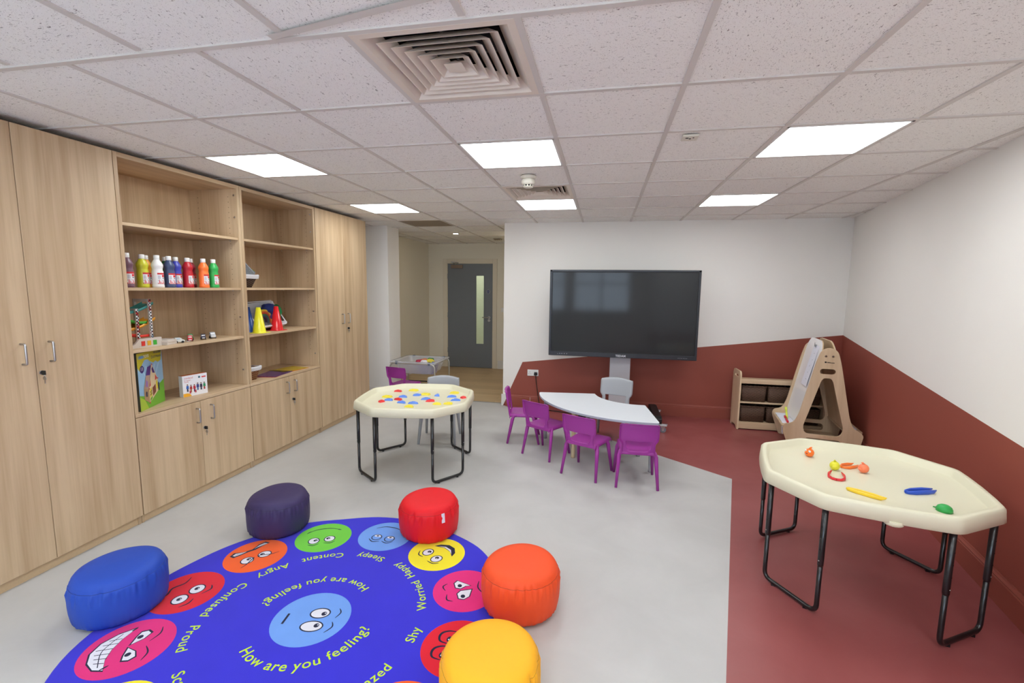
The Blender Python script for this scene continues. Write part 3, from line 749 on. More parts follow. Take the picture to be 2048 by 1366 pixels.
toy_car(-2.92, 1.525, SHZ, mat('car_green', (70, 140, 74), .35), 'small green toy car just behind the red one', -.72, s=1.1)
toy_car(-2.86, 1.585, SHZ, mat('car_navy', (34, 34, 60), .3), 'small navy blue toy car in the middle of the row', -.72)
toy_car(-2.86, 1.675, SHZ, mat('car_silver', (200, 204, 212), .3), 'silver toy van at the right end of the row', -.62, s=1.15)
toy_car(-2.835, 1.345, SHZ, mat('car_white', (220, 224, 220), .3), 'white and green toy car beside the grey wooden blocks', 1.1, s=.95)
t = thing('toy_parking_block', 'stack of two grey toy landing pads beside the ramp tower', 'toy', (-2.85, 1.255, SHZ), .25)
b = MB(); b.prism(round_poly([(-.05, -.055), (.05, -.055), (.05, .05), (-.05, .05)], .014, 4), 0, .018, NAT); b.build('lower_pad', t, bev=.003)
b = MB(); b.prism(round_poly([(-.05, -.06), (.052, -.06), (.052, .045), (.02, .068), (-.05, .06)], .014, 4), .018, .034, NAT); b.build('upper_pad', t, bev=.003)
b = MB(); b.prism(round_poly([(-.04, -.045), (.04, -.045), (.04, .035), (-.04, .045)], .014, 4), .034, .040, NAT); b.build('raised_rim', t, bev=.002)
t = MB(); t.prism([(-.03, -.02), (.03, -.012), (.03, .02), (-.03, .02)], 0, .006, NAT); o = t.build('toy_ramp', bev=.001); o.location = (-2.86, 1.425, SHZ); tag(o, 'thin grey toy ramp piece lying beside the white car', 'toy')

# ---- doll house box  (printed front drawn in layers)
WT = .7645
def printed_box(name, label, loc, rz, wd, ht, dp_, side, draw, top=None):
    t = thing(name, label, 'box', loc, rz)
    MB().box(-dp_, 0, -wd/2, wd/2, 0, ht, side).build('carton', t, bev=.001, seg=1)
    b = MB(); lay = [0]
    F = lambda u, v: Vector((.0004+lay[0]*.00012, u-wd/2, v))
    def P_(pts, m): lay[0] += 1; b.poly([F(u, v) for u, v in pts], m)
    def TX(s_, size, u, v, m, fat=0, rot=0):
        lay[0] += 1; tm = text_mesh(s_, size, 0, 'LEFT', fat=fat)
        b.mesh(tm, Matrix.Translation(F(u, v)) @ Matrix(((0, 0, 1, 0), (1, 0, 0, 0), (0, 1, 0, 0), (0, 0, 0, 1))) @ Matrix.Rotation(rot, 4, 'Z'), m)
    draw(P_, TX); b.build('printed_front', t, keep=True)
    if top: MB().box(-dp_+.001, -.001, -wd/2+.001, wd/2-.001, ht, ht+.0008, top).build('box_lid', t)
    return t
def cm(n, c, r=.45): return mat('print_'+n, c, r)
def dh(P_, TX):
    W, Ht = .32, .40
    P_([(0, 0), (W, 0), (W, Ht), (0, Ht)], cm('sky', (150, 190, 220)))
    P_([(0, .30), (.03, .27), (.06, .32), (.09, .345), (.13, .345), (.16, .325), (.20, .31), (.23, .32), (.26, .305), (.30, .315), (W, Ht), (0, Ht)], cm('yellow', (196, 184, 40)))
    for i in range(5): P_([(.15, .12), (.04+i*.055, .30), (.055+i*.055, .30)], cm('sky2', (176, 208, 232)))
    P_([(0, 0), (W, 0), (W, .17), (.22, .13), (.12, .08), (0, .11)], cm('grass', (112, 178, 48)))
    P_([(0, 0), (.10, 0), (.06, .07), (0, .10)], cm('lime', (170, 200, 60)))
    P_(arc(.05, .285, .026, 0, 340, 18), cm('indigo', (60, 44, 110))); TX('13', .032, .032, .277, cm('white', (240, 240, 240)))
    TX('URBN', .027, .014, .360, cm('ltblue', (90, 150, 220)), .0012); TX('TOYS', .027, .078, .360, cm('cream', (226, 226, 190)), .0012)
    TX('Wooden', .029, .205, .372, cm('navy', (70, 74, 110))); TX('Doll House', .029, .172, .342, cm('navy', (70, 74, 110)))
    wdm = cm('wood', (222, 200, 160)); red = cm('red', (206, 60, 60)); yel = cm('yell', (232, 210, 50))
    P_([(.055, .15), (.055, .07), (.115, .035), (.115, .13)], cm('woodd', (176, 144, 104)))
    P_([(.115, .035), (.235, .10), (.235, .19), (.115, .13)], wdm)
    P_([(.09, .235), (.115, .29), (.165, .30), (.14, .23)], cm('purple', (86, 50, 130)))
    P_([(.055, .15), (.09, .235), (.14, .23), (.115, .13)], cm('room', (180, 150, 130)))
    P_([(.115, .13), (.235, .19), (.175, .30), (.165, .30)], wdm)
    P_([(.165, .27), (.18, .285), (.205, .235), (.175, .24)], cm('purple', (86, 50, 130)))
    P_([(.12, .145), (.14, .20), (.14, .155)], red); P_([(.20, .18), (.23, .192), (.205, .225)], red)
    P_([(.122, .068), (.15, .085), (.15, .14), (.122, .125)], yel); P_([(.21, .11), (.23, .12), (.23, .18), (.21, .168)], yel)
    for u, v in ((.127, .10), (.139, .107), (.127, .082), (.139, .089)): P_([(u, v), (u+.008, v+.004), (u+.008, v+.017), (u, v+.013)], cm('navyd', (50, 50, 80)))
    P_([(.122, .045), (.15, .062), (.15, .08), (.122, .063)], cm('grass', (112, 178, 48)))
    P_([(.16, .075), (.20, .098), (.20, .155), (.16, .135)], cm('browni', (130, 70, 50)))
    P_([(.075, .16), (.10, .15), (.105, .19), (.085, .205)], cm('bed', (150, 110, 170))); P_([(.07, .09), (.09, .085), (.09, .12), (.075, .125)], cm('navyd', (50, 50, 80)))
    for u, v in ((.115, .035), (.115, .135), (.17, .302), (.235, .19)): P_(arc(u, v, .006, 0, 330, 10), red)
    P_([(.235, .10), (.247, .10), (.25, .15), (.24, .165), (.232, .15)], cm('navyd', (50, 50, 80)))
printed_box('doll_house_box', 'green and yellow carton printed with a wooden doll house', (-2.845, 1.118, WT), .42, .32, .40, .06, cm('carton_dark', (66, 70, 60)), dh)
def pb(P_, TX):
    W, Ht = .19, .165
    P_([(0, 0), (W, 0), (W, Ht), (0, Ht)], cm('white2', (236, 236, 240)))
    TX('miniland', .020, .012, .138, cm('red2', (206, 70, 70))); TX('European', .013, .012, .123, cm('red2', (206, 70, 70))); TX('Family', .013, .012, .111, cm('red2', (206, 70, 70)))
    P_(arc(.128, .140, .009, 0, 330, 10), cm('teal', (70, 110, 130))); P_([(.147, .133), (.18, .133), (.18, .143), (.147, .143)], cm('red2', (206, 70, 70)))
    P_([(.0, 0), (.062, 0), (.052, .018), (.032, .026), (.0, .026)], cm('orange', (236, 170, 40)))
    cols = [((50, 100, 180), (36, 40, 70)), ((170, 60, 60), (160, 120, 80)), ((190, 50, 60), (80, 60, 110)), ((50, 60, 130), (60, 110, 160)), ((50, 40, 70), (40, 36, 60)), ((50, 150, 100), (170, 50, 50))]
    for i, (a, c_) in enumerate(cols):
        u = .034+i*.026; h = .080+.008*((i*7) % 3 == 0)+(.006 if i > 3 else 0)
        P_([(u-.006, h-.05), (u+.006, h-.05), (u+.005, h-.025), (u-.005, h-.025)], cm('leg%d' % i, c_)); P_([(u-.010, h-.028), (u+.010, h-.028), (u+.008, h-.003), (u-.008, h-.003)], cm('top%d' % i, a))
        P_(arc(u, h+.004, .0055, 0, 330, 8), cm('skin', (120, 80, 66)))
    for u in (.052, .093): P_([(u-.006, .022), (u+.006, .022), (u+.005, .045), (u-.005, .045)], cm('kid', (190, 60, 80)))
printed_box('people_figures_box', 'small white and orange carton printed with a row of toy people', (-2.845, 1.468, WT), -.19, .19, .165, .045, cm('side_pale', (226, 222, 220)), pb, cm('side_orange', (198, 104, 52)))

# ---- baskets in the second bookcase
def basket_shell(w0, d0, w1, d1, h, m, n=6, th=.006):
    b = MB()
    def ring(w_, d_, z, r=.03): return [Vector((x, y, z)) for x, y in rrect(-d_/2, d_/2, -w_/2, w_/2, r, n)]
    b.ring_loft([ring(w0, d0, 0), ring(w0+(w1-w0)*.5, d0+(d1-d0)*.5, h*.5), ring(w1, d1, h), ring(w1-2*th, d1-2*th, h), ring(w0-2*th, d0-2*th, th)], m)
    return b
LINER = mat('white_cloth_liner', (222, 222, 228), .8, bump=.3, bscale=30)
LINER2 = mat('white_cloth_underside', (206, 206, 212), .8)
def lined_basket(label, loc, rz, w0, d0, w1, d1, h, m, cuff=.03, tilt=None, ceil=False):
    t = thing('wicker_basket', label, 'basket', loc, rz, 'cloth-lined baskets in the bookcase')
    if tilt: t.rotation_euler = tilt
    basket_shell(w0, d0, w1, d1, h, m).build('woven_body', t)
    b = MB()
    def ring(w_, d_, z): 
        return [Vector((x, y, z+.004*math.sin(i*1.7))) for i, (x, y) in enumerate(rrect(-d_/2, d_/2, -w_/2, w_/2, .032, 6))]
    b.ring_loft([ring(w1+.004, d1+.004, h-cuff), ring(w1+.014, d1+.014, h-cuff*.3), ring(w1+.016, d1+.016, h+.006), ring(w1-.006, d1-.006, h+.008), ring(w1-.02, d1-.02, h-.01), ring(w0-.02, d0-.02, .012)], LINER, True, False, True)
    b.build('cloth_liner', t); return t
lined_basket('dark wicker basket with white liner holding plastic frames, upper shelf', (-2.98, 2.125, SH[1]+.001), 0, .16, .15, .26, .21, .11, WICKK)
FR = [((214, 90, 80), .02), ((206, 196, 60), .05), ((120, 160, 110), .075), ((110, 130, 170), .095), ((196, 196, 200), .115)]
for i, (cc, dy) in enumerate(FR):
    cmx = clearmat('clear_frame_%d' % i, cc, .55, .15)
    b = MB(); s_, q_ = .12, .08
    b.box(-.001, .001, -s_+.008, s_-.008, -q_+.008, q_-.008, clearmat('clear_pane_%d' % i, cc, .22, .1))
    b.box(-.0015, .0015, -s_, s_, -q_, -q_+.008, cmx); b.box(-.0015, .0015, -s_, s_, q_-.008, q_, cmx); b.box(-.0015, .0015, -s_, -s_+.008, -q_+.008, q_-.008, cmx); b.box(-.0015, .0015, s_-.008, s_, -q_+.008, q_-.008, cmx)
    o = b.build('clear_picture_frame'); o.matrix_world = Matrix.Translation((-3.05+.030*i, 2.185-.020*i, 1.785-.004*i)) @ Matrix.Rotation(-.62+.12*i, 4, 'Z') @ Matrix.Rotation(-.66-.03*i, 4, 'X')
    tag(o, ('red-edged', 'yellow-edged', 'green-edged', 'blue-edged', 'colourless')[i]+' clear plastic pane leaning in the dark lined basket', 'toy', 'clear frames leaning in the upper lined basket')
bk = lined_basket('brown wicker basket tipped forward behind the plastic cones', (-3.075, 2.40, SHZ+.075), 0, .30, .22, .40, .28, .15, WICKK, .035, tilt=(.05, .95, .05))
t = thing('toy_rainbow', 'rainbow-striped wooden arch in the tipped basket', 'toy', (-2.93, 2.345, SHZ+.085)); t.rotation_euler = (0, 0, .1); t.scale = (1, 1.15, 1.15)
for i, cc in enumerate(((230, 200, 60), (222, 120, 40), (200, 50, 40), (60, 120, 70), (50, 90, 110), (70, 50, 70))):
    r1, r0 = .105-.012*i, .095-.012*i
    b = MB(); b.prism(arc(0, 0, r1, -10, 190, 20)+arc(0, 0, r0, 190, -10, 20), -.012, .012, mat('rainbow_%d' % i, cc, .5), Matrix(((0, 0, 1, 0), (1, 0, 0, 0), (0, 1, 0, 0), (0, 0, 0, 1))))
    b.build('arch_band', t)
for (y, z, cc, lb_, sc_) in ((2.455, .20, (40, 56, 130), 'crumpled blue scarf inside the tipped basket', (.05, .085, .06)), (2.55, .165, (30, 130, 70), 'crumpled green scarf inside the tipped basket', (.055, .06, .085)), (2.49, .13, (96, 60, 120), 'crumpled purple scarf inside the tipped basket', (.045, .08, .055))):
    b = MB(); b.sphere((0, 0, 0), 1, mat(lb_.split()[1]+'_scarf', cc, .8, bump=1, bscale=18), 20, sc_)
    for v in b.bm.verts:
        v.co *= 1+.18*math.sin(v.co.y*90+v.co.z*60)*math.cos(v.co.z*80)
    o = b.build('scarf', smooth=True); o.location = (-2.96, y, SHZ+z); tag(o, lb_, 'cloth')
def cone(x, y, m, label, h=.235, r=.062, first=False):
    global cone0
    t = thing('plastic_cone', label, 'cone', (x, y, SHZ), 0, 'plastic cones on the shelf')
    MB().lathe([(r*.98, .004), (r*.9, .012), (.019, h), (.013, h), (r*.8, .012)], 32, m, None, False, False).build('cone_body', t)
    b = MB(); b.prism(round_poly([(-r*1.22, -r*1.22), (r*1.22, -r*1.22), (r*1.22, r*1.22), (-r*1.22, r*1.22)], r*.7, 8), 0, .004, m); b.build('flange', t)
cone(-2.83, 2.165, mat('cone_yellow', (238, 232, 50), .3), 'yellow plastic cone standing in front of the blue one')
cone(-2.945, 2.165, mat('cone_blue', (30, 76, 160), .3), 'blue plastic cone behind the yellow one')
cone(-2.85, 2.425, mat('cone_red', (222, 36, 44), .22), 'red plastic cone right of the yellow one')
lined_basket('small brown wicker basket with white liner on the cupboard top', (-2.93, 2.07, WT), 0, .13, .17, .19, .22, .115, WICKB, .03)
b = MB(); b.box(-.001, .001, -.05, .05, 0, .15, WHITE); o = b.build('card'); o.location = (-2.97, 2.055, WT+.04); o.rotation_euler = (.12, .15, .3); tag(o, 'white card standing in the small brown basket', 'card')
def folder(x, y, z, cc, rz, label, w_=.31, d_=.22, a=.8):
    b = MB(); b.prism(rrect(-d_/2, d_/2, -w_/2, w_/2, .01, 3), 0, .0022, clearmat('folder_%d_%d_%d' % cc, cc, a, .2)); o = b.build('plastic_wallet'); o.location = (x, y, z); o.rotation_euler = (0, 0, rz); tag(o, label, 'folder', 'coloured wallets on the cupboard top')
folder(-2.875, 2.355, WT, (190, 60, 60), .22, 'red plastic wallet lying under the purple one'); folder(-2.87, 2.375, WT+.003, (90, 50, 120), .14, 'purple plastic wallet nearest the small brown basket')
folder(-2.885, 2.63, WT, (240, 130, 40), -.12, 'orange plastic wallet lying under the yellow one'); folder(-2.895, 2.625, WT+.003, (214, 180, 50), -.2, 'yellow plastic wallet at the right end of the cupboard top')

# ================================================================== INTERACTIVE SCREEN ON TROLLEY
TX0, TX1, TZ0, TZ1, TY = -.352, 1.388, .812, 1.862, 4.08
t = thing('interactive_screen', 'large black flat screen on a grey wheeled stand against the terracotta wall', 'screen', (.52, TY+.1, 0)); L0 = Vector(t.location)
def w_(o): o.location = -L0; return o
BEZ = mat('screen_bezel', (40, 43, 50), .35)
b = MB(); b.box(TX0, TX1, TY, TY+.09, TZ0, TZ1, BEZ); w_(b.build('casing', t, bev=.006))
b = MB(); q = .024
for a in ((TX0+.004, TX1-.004, TZ1-.024, TZ1-.003), (TX0+.004, TX0+.028, TZ0+.055, TZ1-.004), (TX1-.028, TX1-.004, TZ0+.055, TZ1-.004), (TX0+.004, TX1-.004, TZ0+.004, TZ0+.056)):
    b.box(a[0], a[1], TY-.012, TY, a[2], a[3], BEZ)
w_(b.build('bezel', t, bev=.002))
w_(MB().box(TX0+.027, TX1-.027, TY-.003, TY+.001, TZ0+.055, TZ1-.023, BLACK).build('screen_gasket', t))
w_(MB().box(TX0+.036, TX1-.036, TY-.0055, TY-.003, TZ0+.064, TZ1-.032, mat('screen_glass', (50, 52, 54), .08, spec=.22, noise=0)).build('screen_panel', t))
b = MB(); b.mesh(text_mesh('TEDAM', .034, .0005, 'CENTER', 1.1, fat=.0012), Matrix.Translation((.52, TY-.0135, TZ0+.014)) @ Matrix.Rotation(PI/2, 4, 'X'), mat('logo_silver', (206, 208, 214), .4)); w_(b.build('logo', t, keep=True))
b = MB(); LG = mat('icon_grey', (168, 172, 180), .5)
for i, x in enumerate((-.235, -.210, -.185, -.155, -.125)):
    if i == 0: b.box(x-.006, x+.006, TY-.0128, TY-.012, TZ0+.022, TZ0+.026, LG)
    else: b.cyl((x, TY-.0128, TZ0+.028), (x, TY-.012, TZ0+.028), .0055, 10, LG)
for i in range(6): b.cyl((1.18+i*.019, TY-.0128, TZ0+.026), (1.18+i*.019, TY-.012, TZ0+.026), .0035, 8, LG)
w_(b.build('port_icons', t))
b = MB(); b.box(.40, .648, 4.22, 4.29, .10, 1.35, PALEG); w_(b.build('column', t, bev=.006))
b = MB(); b.box(.30, .75, TY+.09, 4.22, 1.1, 1.55, BLACK); w_(b.build('mounting_bracket', t, bev=.004))
for x0, x1 in ((.05, .135), (.915, 1.0)):
    b = MB(); b.prism([(3.80, .105), (3.80, .165), (3.86, .185), (4.40, .185), (4.52, .16), (4.52, .10)], x0, x1, BLACK, Matrix(((0, 0, 1, 0), (1, 0, 0, 0), (0, 1, 0, 0), (0, 0, 0, 1)))); w_(b.build('base_leg', t, bev=.006))
b = MB(); b.box(.135, .915, 4.20, 4.31, .10, .16, BLACK); w_(b.build('base_beam', t, bev=.004))
WG = mat('caster_rubber', (128, 132, 142), .5)
for x in (.03, 1.018):
    for y in (3.84, 4.47):
        cst = MB(); cst.cyl((x, y-.013, .036), (x, y+.013, .036), .036, 22, WG); cst.cyl((x, y-.0145, .036), (x, y+.0145, .036), .014, 14, PALEG)
        o = w_(cst.build('caster_wheel', t))
        b = MB()
        for s_ in (-1, 1): b.prism([(-.008, 0), (.008, 0), (.030, .055), (-.030, .055)], s_*.018-.0015, s_*.018+.0015, CHROME, Matrix.Translation((x, y, .030)) @ Matrix(((1, 0, 0, 0), (0, 0, 1, 0), (0, 1, 0, 0), (0, 0, 0, 1))))
        b.box(x-.038, x+.038, y-.045, y+.035, .083, .090, CHROME); b.box(x-.05, x+.05, y-.012, y+.012, .09, .104, CHROME); b.build('caster_fork', o)
# wall socket, plug and lead
t = thing('double_socket', 'white double wall socket on the terracotta wall', 'socket', (-.62, YB, .4815)); 
MB().box(-.0755, .0755, -.012, 0, -.043, .043, WHITE).build('faceplate', t, bev=.003)
b = MB()
for dx in (-.042,):
    b.box(dx-.003, dx+.003, -.0135, -.011, .006, .014, DARK); b.box(dx-.015, dx-.008, -.0135, -.011, -.017, -.012, DARK); b.box(dx+.008, dx+.015, -.0135, -.011, -.017, -.012, DARK)
b.build('pin_slot', t)
for dx in (-.012, .016): MB().box(dx-.008, dx+.008, -.016, -.011, .010, .030, WHITE).build('rocker_switch', t, bev=.002)
t = thing('power_lead', 'black plug and lead running down from the wall socket', 'cable', (-.578, YB-.014, .472))
b = MB(); b.prism(round_poly([(-.024, -.020), (.024, -.020), (.020, .022), (-.020, .022)], .006), 0, .03, BLACK, Matrix.Rotation(PI/2, 4, 'X')); b.build('plug', t, bev=.004)
MB().tube([(0, -.02, -.015), (.004, -.03, -.05), (.03, -.04, -.22), (.06, -.06, -.40), (.12, -.12, -.462), (.45, -.2, -.464), (.66, -.22, -.464)], .0055, 8, mat('black_lead', (26, 24, 24), .6, bump=.6, bscale=200), rad=.05).build('lead', t)

# ================================================================== LOW SHELF UNIT WITH WICKER TRAYS
t = thing('storage_unit', 'low birch shelf unit on the red floor holding dark wicker trays', 'shelf unit', (2.36, 4.33, 0)); SU = t
def prx(y, z): return (y, z)
TXm = lambda x: Matrix.Translation((x, 0, 0)) @ Matrix(((0, 0, 1, 0), (1, 0, 0, 0), (0, 1, 0, 0), (0, 0, 0, 1)))
for x in (-.46, .442):
    out = round_poly([(-.155, 0), (-.155, .655), (-.13, .695), (.115, .695), (.14, .655), (.14, 0), (.09, 0), (.06, .035), (-.08, .035), (-.11, 0)], [.004, .03, .03, .03, .03, .004, .004, .02, .02, .004], 4)
    hole = rrect(-.075, .06, .615, .645, .014, 5)
    me = curve_mesh([out, hole], .018); b = MB(); b.mesh(me, TXm(x+.009), BIRCH); b.build('end_panel', t, bev=.002)
for z in (.555, ):
    MB().box(-.442, .442, -.145, .135, z, z+.022, BIRCHH).build('top_shelf', t, bev=.002)
MB().box(-.442, .442, -.147, -.129, .567, .607, BIRCHH).build('top_rail', t, bev=.004)
for z in (.318, .075): MB().box(-.442, .442, -.145, .135, z, z+.018, BIRCHH).build('shelf', t, bev=.003)
MB().box(-.442, .442, -.147, -.130, .012, .077, BIRCHH).build('bottom_rail', t, bev=.002)
MB().box(-.442, .442, .129, .137, .03, .555, mat('dark_back_panel', (30, 20, 18), .8)).build('back_panel', t)
b = MB(); b.mesh(text_mesh('Millhouse', .014, .0003, 'LEFT'), Matrix.Translation((.055, -.1478, .036)) @ Matrix.Rotation(PI/2, 4, 'X'), BLACK); b.build('maker_mark', t, keep=True)
def tray(dx, z, label, first=None):
    if first is None:
        k = thing('wicker_tray', label, 'basket', (2.36+dx, 4.32, z), 0, 'dark wicker trays in the low unit')
        b = basket_shell(.262, .235, .278, .25, .185, WICKD, 5, .008)
        o = b.build('woven_tray', k); o.rotation_euler = (0, 0, PI/2)
        b = MB(); pts = rrect(-.139, .139, -.125, .125, .032, 6)
        for ph in (0, PI):
            ps = [(x+.003*math.cos(i*1.3+ph), y+.003*math.cos(i*1.3+ph), .183+.004*math.sin(i*1.3+ph)) for i, (x, y) in enumerate(pts+pts[:1])]
            b.tube(ps, .0048, 6, WICKD)
        b.build('braided_rim', k)
        return k
    return dup(first, label, (2.36+dx, 4.32, z), 0, 'dark wicker trays in the low unit')
tr0 = tray(-.29, .337, 'dark wicker tray at upper left of the low birch unit')
tray(0, .337, 'dark wicker tray in the upper middle of the low birch unit', tr0)
tray(.29, .337, 'dark wicker tray at upper right, seen through the easel', tr0)
tray(-.29, .094, 'dark wicker tray at lower left of the low birch unit', tr0)
tray(0, .094, 'dark wicker tray in the lower middle of the low birch unit', tr0)
tray(.29, .094, 'dark wicker tray at lower right, seen through the easel', tr0)

# ================================================================== DOUBLE-SIDED EASEL
EX, EYC, DEP = 2.550, 3.775, .63
ERZ = math.radians(-9.5)
EM = Matrix.Translation((EX, EYC, 0)) @ Matrix.Rotation(ERZ, 4, 'Z')
t = thing('easel', 'birch double-sided A-frame easel with whiteboard beside the right wall', 'easel', (EX, EYC, 0), ERZ); EZ = t
dY = DEP/2
outl = round_poly([(-.27, 0), (-.335, .18), (-.35, .235), (-.335, .285), (-.255, .305), (-.215, .40), (-.105, .94), (-.07, 1.06), (0, 1.095), (.07, 1.06), (.105, .94), (.215, .40), (.25, .305), (.32, .265), (.345, .235), (.30, 0), (.20, 0), (.18, .04), (-.18, .04), (-.20, 0)], [.01, .05, .03, .03, .05, .06, .06, .05, .04, .05, .06, .06, .05, .03, .03, .01, .01, .02, .02, .01], 5)
hA = round_poly([(-.03, .785), (.03, .785), (.05, .755), (.175, .27), (.15, .205), (-.15, .205), (-.175, .27), (-.05, .755)], [.03, .03, .03, .05, .035, .035, .05, .03], 5)
hB = rrect(-.068, .064, .825, .878, .026, 6); hC = rrect(-.15, .16, .09, .165, .03, 6)
for sy in (-1, 1):
    me = curve_mesh([outl, hA, hB, hC], .020)
    b = MB(); b.mesh(me, Matrix.Translation((0, sy*dY, 0)) @ Matrix.Rotation(PI/2, 4, 'X'), BIRCH)
    o = b.build('side_frame', t, bev=.003)
    if sy < 0:
        for x, z in ((-.03, 1.005), (.03, 1.005), (-.23, .085), (.21, .085)):
            b = MB(); b.lathe([(.011, 0), (.011, .002), (.008, .003)], 16, DSTEEL, Matrix.Translation((x, -dY-.0105, z)) @ Matrix.Rotation(PI/2, 4, 'X')); b.cyl((x, -dY-.0142, z), (x, -dY-.012, z), .004, 6, DARK)
            b.build('bolt', t)
        b = MB(); b.box(-.036, -.02, -dY-.0115, -dY-.010, .938, .952, BLACK); b.mesh(text_mesh('Millhouse', .016, .0003, 'LEFT', fat=.0004), Matrix.Translation((-.015, -dY-.0112, .938)) @ Matrix.Rotation(PI/2, 4, 'X'), BLACK); b.build('maker_mark', t, keep=True)
BANG = math.atan2(.165, .86)
WB = mat('whiteboard_face', (250, 250, 252), .22); 
for s_ in (-1, 1):
    # board leaning on the frame; local board plane then tilt
    T = Matrix.Translation((s_*.205, 0, .265)) @ Matrix.Rotation(-s_*BANG, 4, 'Y')
    sh = round_poly([(-dY+.012, 0), (dY-.012, 0), (dY-.012, .80), (dY-.10, .895), (-dY+.10, .895), (-dY+.012, .80)], [.005, .005, .08, .06, .06, .08], 5)
    R_ = Matrix(((0, 0, 1, 0), (1, 0, 0, 0), (0, 1, 0, 0), (0, 0, 0, 1)))
    b = MB(); b.prism(sh, -.006, .006, BIRCH, T @ R_, EDGE); o = b.build('board', t, bev=.001, seg=1)
    b = MB(); b.prism(sh, *((-.0072, -.0061) if s_ < 0 else (.0061, .0072)), WB, T @ R_); b.build('whiteboard_face', o)
    # pen tray
    b = MB(); tp = round_poly([(.19, -dY+.0), (.32, -dY+.0), (.352, -dY+.04), (.352, dY-.04), (.32, dY-.0), (.19, dY-.0)], .03, 5)
    b.prism([(s_*x, y) for x, y in tp], .245, .260, BIRCHH); b.build('pen_tray', t, bev=.003)
b = MB(); b.box(-.24, .24, -dY+.01, dY-.01, .060, .075, BIRCHH); b.build('base_shelf', t)
b = MB(); b.box(-.03, .03, -dY+.01, dY-.01, .97, .99, BIRCHH); b.build('top_rail', t)
PAPER = mat('paper', (228, 230, 242), .8, noise=.03, nscale=30)
def strip(T, L_, W_, name, label, loc=None):
    b = MB(); n = 8; rings = []
    for i in range(n+1):
        u = i/n; dz = .004*math.sin(u*3)+.012*u*u
        rings.append([T @ Vector((y, L_*(1-u), .0072+dz+k_)) for y in (-W_/2, W_/2) for k_ in ((0, .0006) if y < 0 else (.0006, 0))])
    b.ring_loft(rings, PAPER, True, True, True, False)
    for j in range(5):
        y = -.02+.012*(j % 3); z = L_*(.15+.16*j); b.prism([(y, z), (y+.012, z+.004), (y+.011, z+.012), (y-.001, z+.008)], .0085+.012*(1-z/L_)**2+.004*math.sin((1-z/L_)*3), .0089+.012*(1-z/L_)**2+.004*math.sin((1-z/L_)*3), mat('pencil_mark', (150, 150, 166), .8), T)
    return tag(b.build(name), label, 'paper')
Tb = EM @ Matrix.Translation((-.205, 0, .265)) @ Matrix.Rotation(BANG, 4, 'Y') @ Matrix(((0, 0, -1, 0), (1, 0, 0, 0), (0, 1, 0, 0), (0, 0, 0, 1)))
strip(Tb @ Matrix.Translation((-.09, .40, 0)) @ Matrix.Rotation(-.02, 4, 'Z'), .43, .21, 'paper_sheet', 'long white paper strip clipped to the easel whiteboard')
t = thing('bulldog_clip', 'small steel clip holding the paper at the top of the whiteboard', 'clip', (0, 0, 0)); t.matrix_world = Tb @ Matrix.Translation((-.06, .825, .008))
b = MB(); b.prism([(-.022, -.012), (.022, -.012), (.018, .012), (-.018, .012)], 0, .012, GREYM); b.build('clip_body', t, bev=.002)
MB().tube([(-.016, .0, .012), (-.012, .03, .02), (.012, .03, .02), (.016, .0, .012)], .0015, 6, CHROME, rad=.008).build('wire_arm', t)
def sheet(x, y, z, rz, label, w1=.10, l1=.34, m=PAPER):
    b = MB(); n = 8; rings = []
    for i in range(n+1):
        yy = -l1/2+l1*i/n; dz = .006*abs(math.sin(i*1.3))
        rings.append([Vector((-w1/2, yy, dz)), Vector((w1/2, yy, dz+.002)), Vector((w1/2, yy, dz+.003)), Vector((-w1/2, yy, dz+.001))])
    b.ring_loft(rings, m, True, True, True, False); o = b.build('paper_sheet'); o.location = (x, y, z); o.rotation_euler = (0, 0, rz); return tag(o, label, 'paper')
def ew(x, y, z): return tuple(EM @ Vector((x, y, z)))
sheet(*ew(-.275, 0, .261), ERZ, 'wrinkled white paper lying in the left easel tray', .12, .42); sheet(*ew(.285, -.08, .261), ERZ, 'white paper lying in the right easel tray', .07, .25)
def hang(p, l, label):
    b = MB(); b.box(-.0006, .0006, -.035, .035, -l, 0, PAPER); o = b.build('paper_sheet'); o.location = p; o.rotation_euler = (.1, -.05, ERZ); tag(o, label, 'paper')
hang(ew(-.335, -.22, .243), .09, 'white paper scrap hanging under the easel tray')
def pen(p0, p1, cc, label):
    p0, p1 = ew(*p0), ew(*p1)
    t_ = thing('marker_pen', label, 'pen', p0); d = Vector(p1)-Vector(p0); q = d*.72
    MB().tube([(0, 0, 0), q], .0105, 12, mat('pen_'+label.split()[0], cc, .3)).build('barrel', t_)
    MB().tube([q, d], .0125, 12, mat('pen_'+label.split()[0], cc, .3)).build('pen_cap', t_)
pen((-.262, -.04, .272), (-.262, .06, .37), (226, 238, 90), 'lime green marker leaning in the easel tray')
pen((-.285, -.21, .276), (-.275, .0, .285), (206, 40, 54), 'red marker lying in the easel tray')

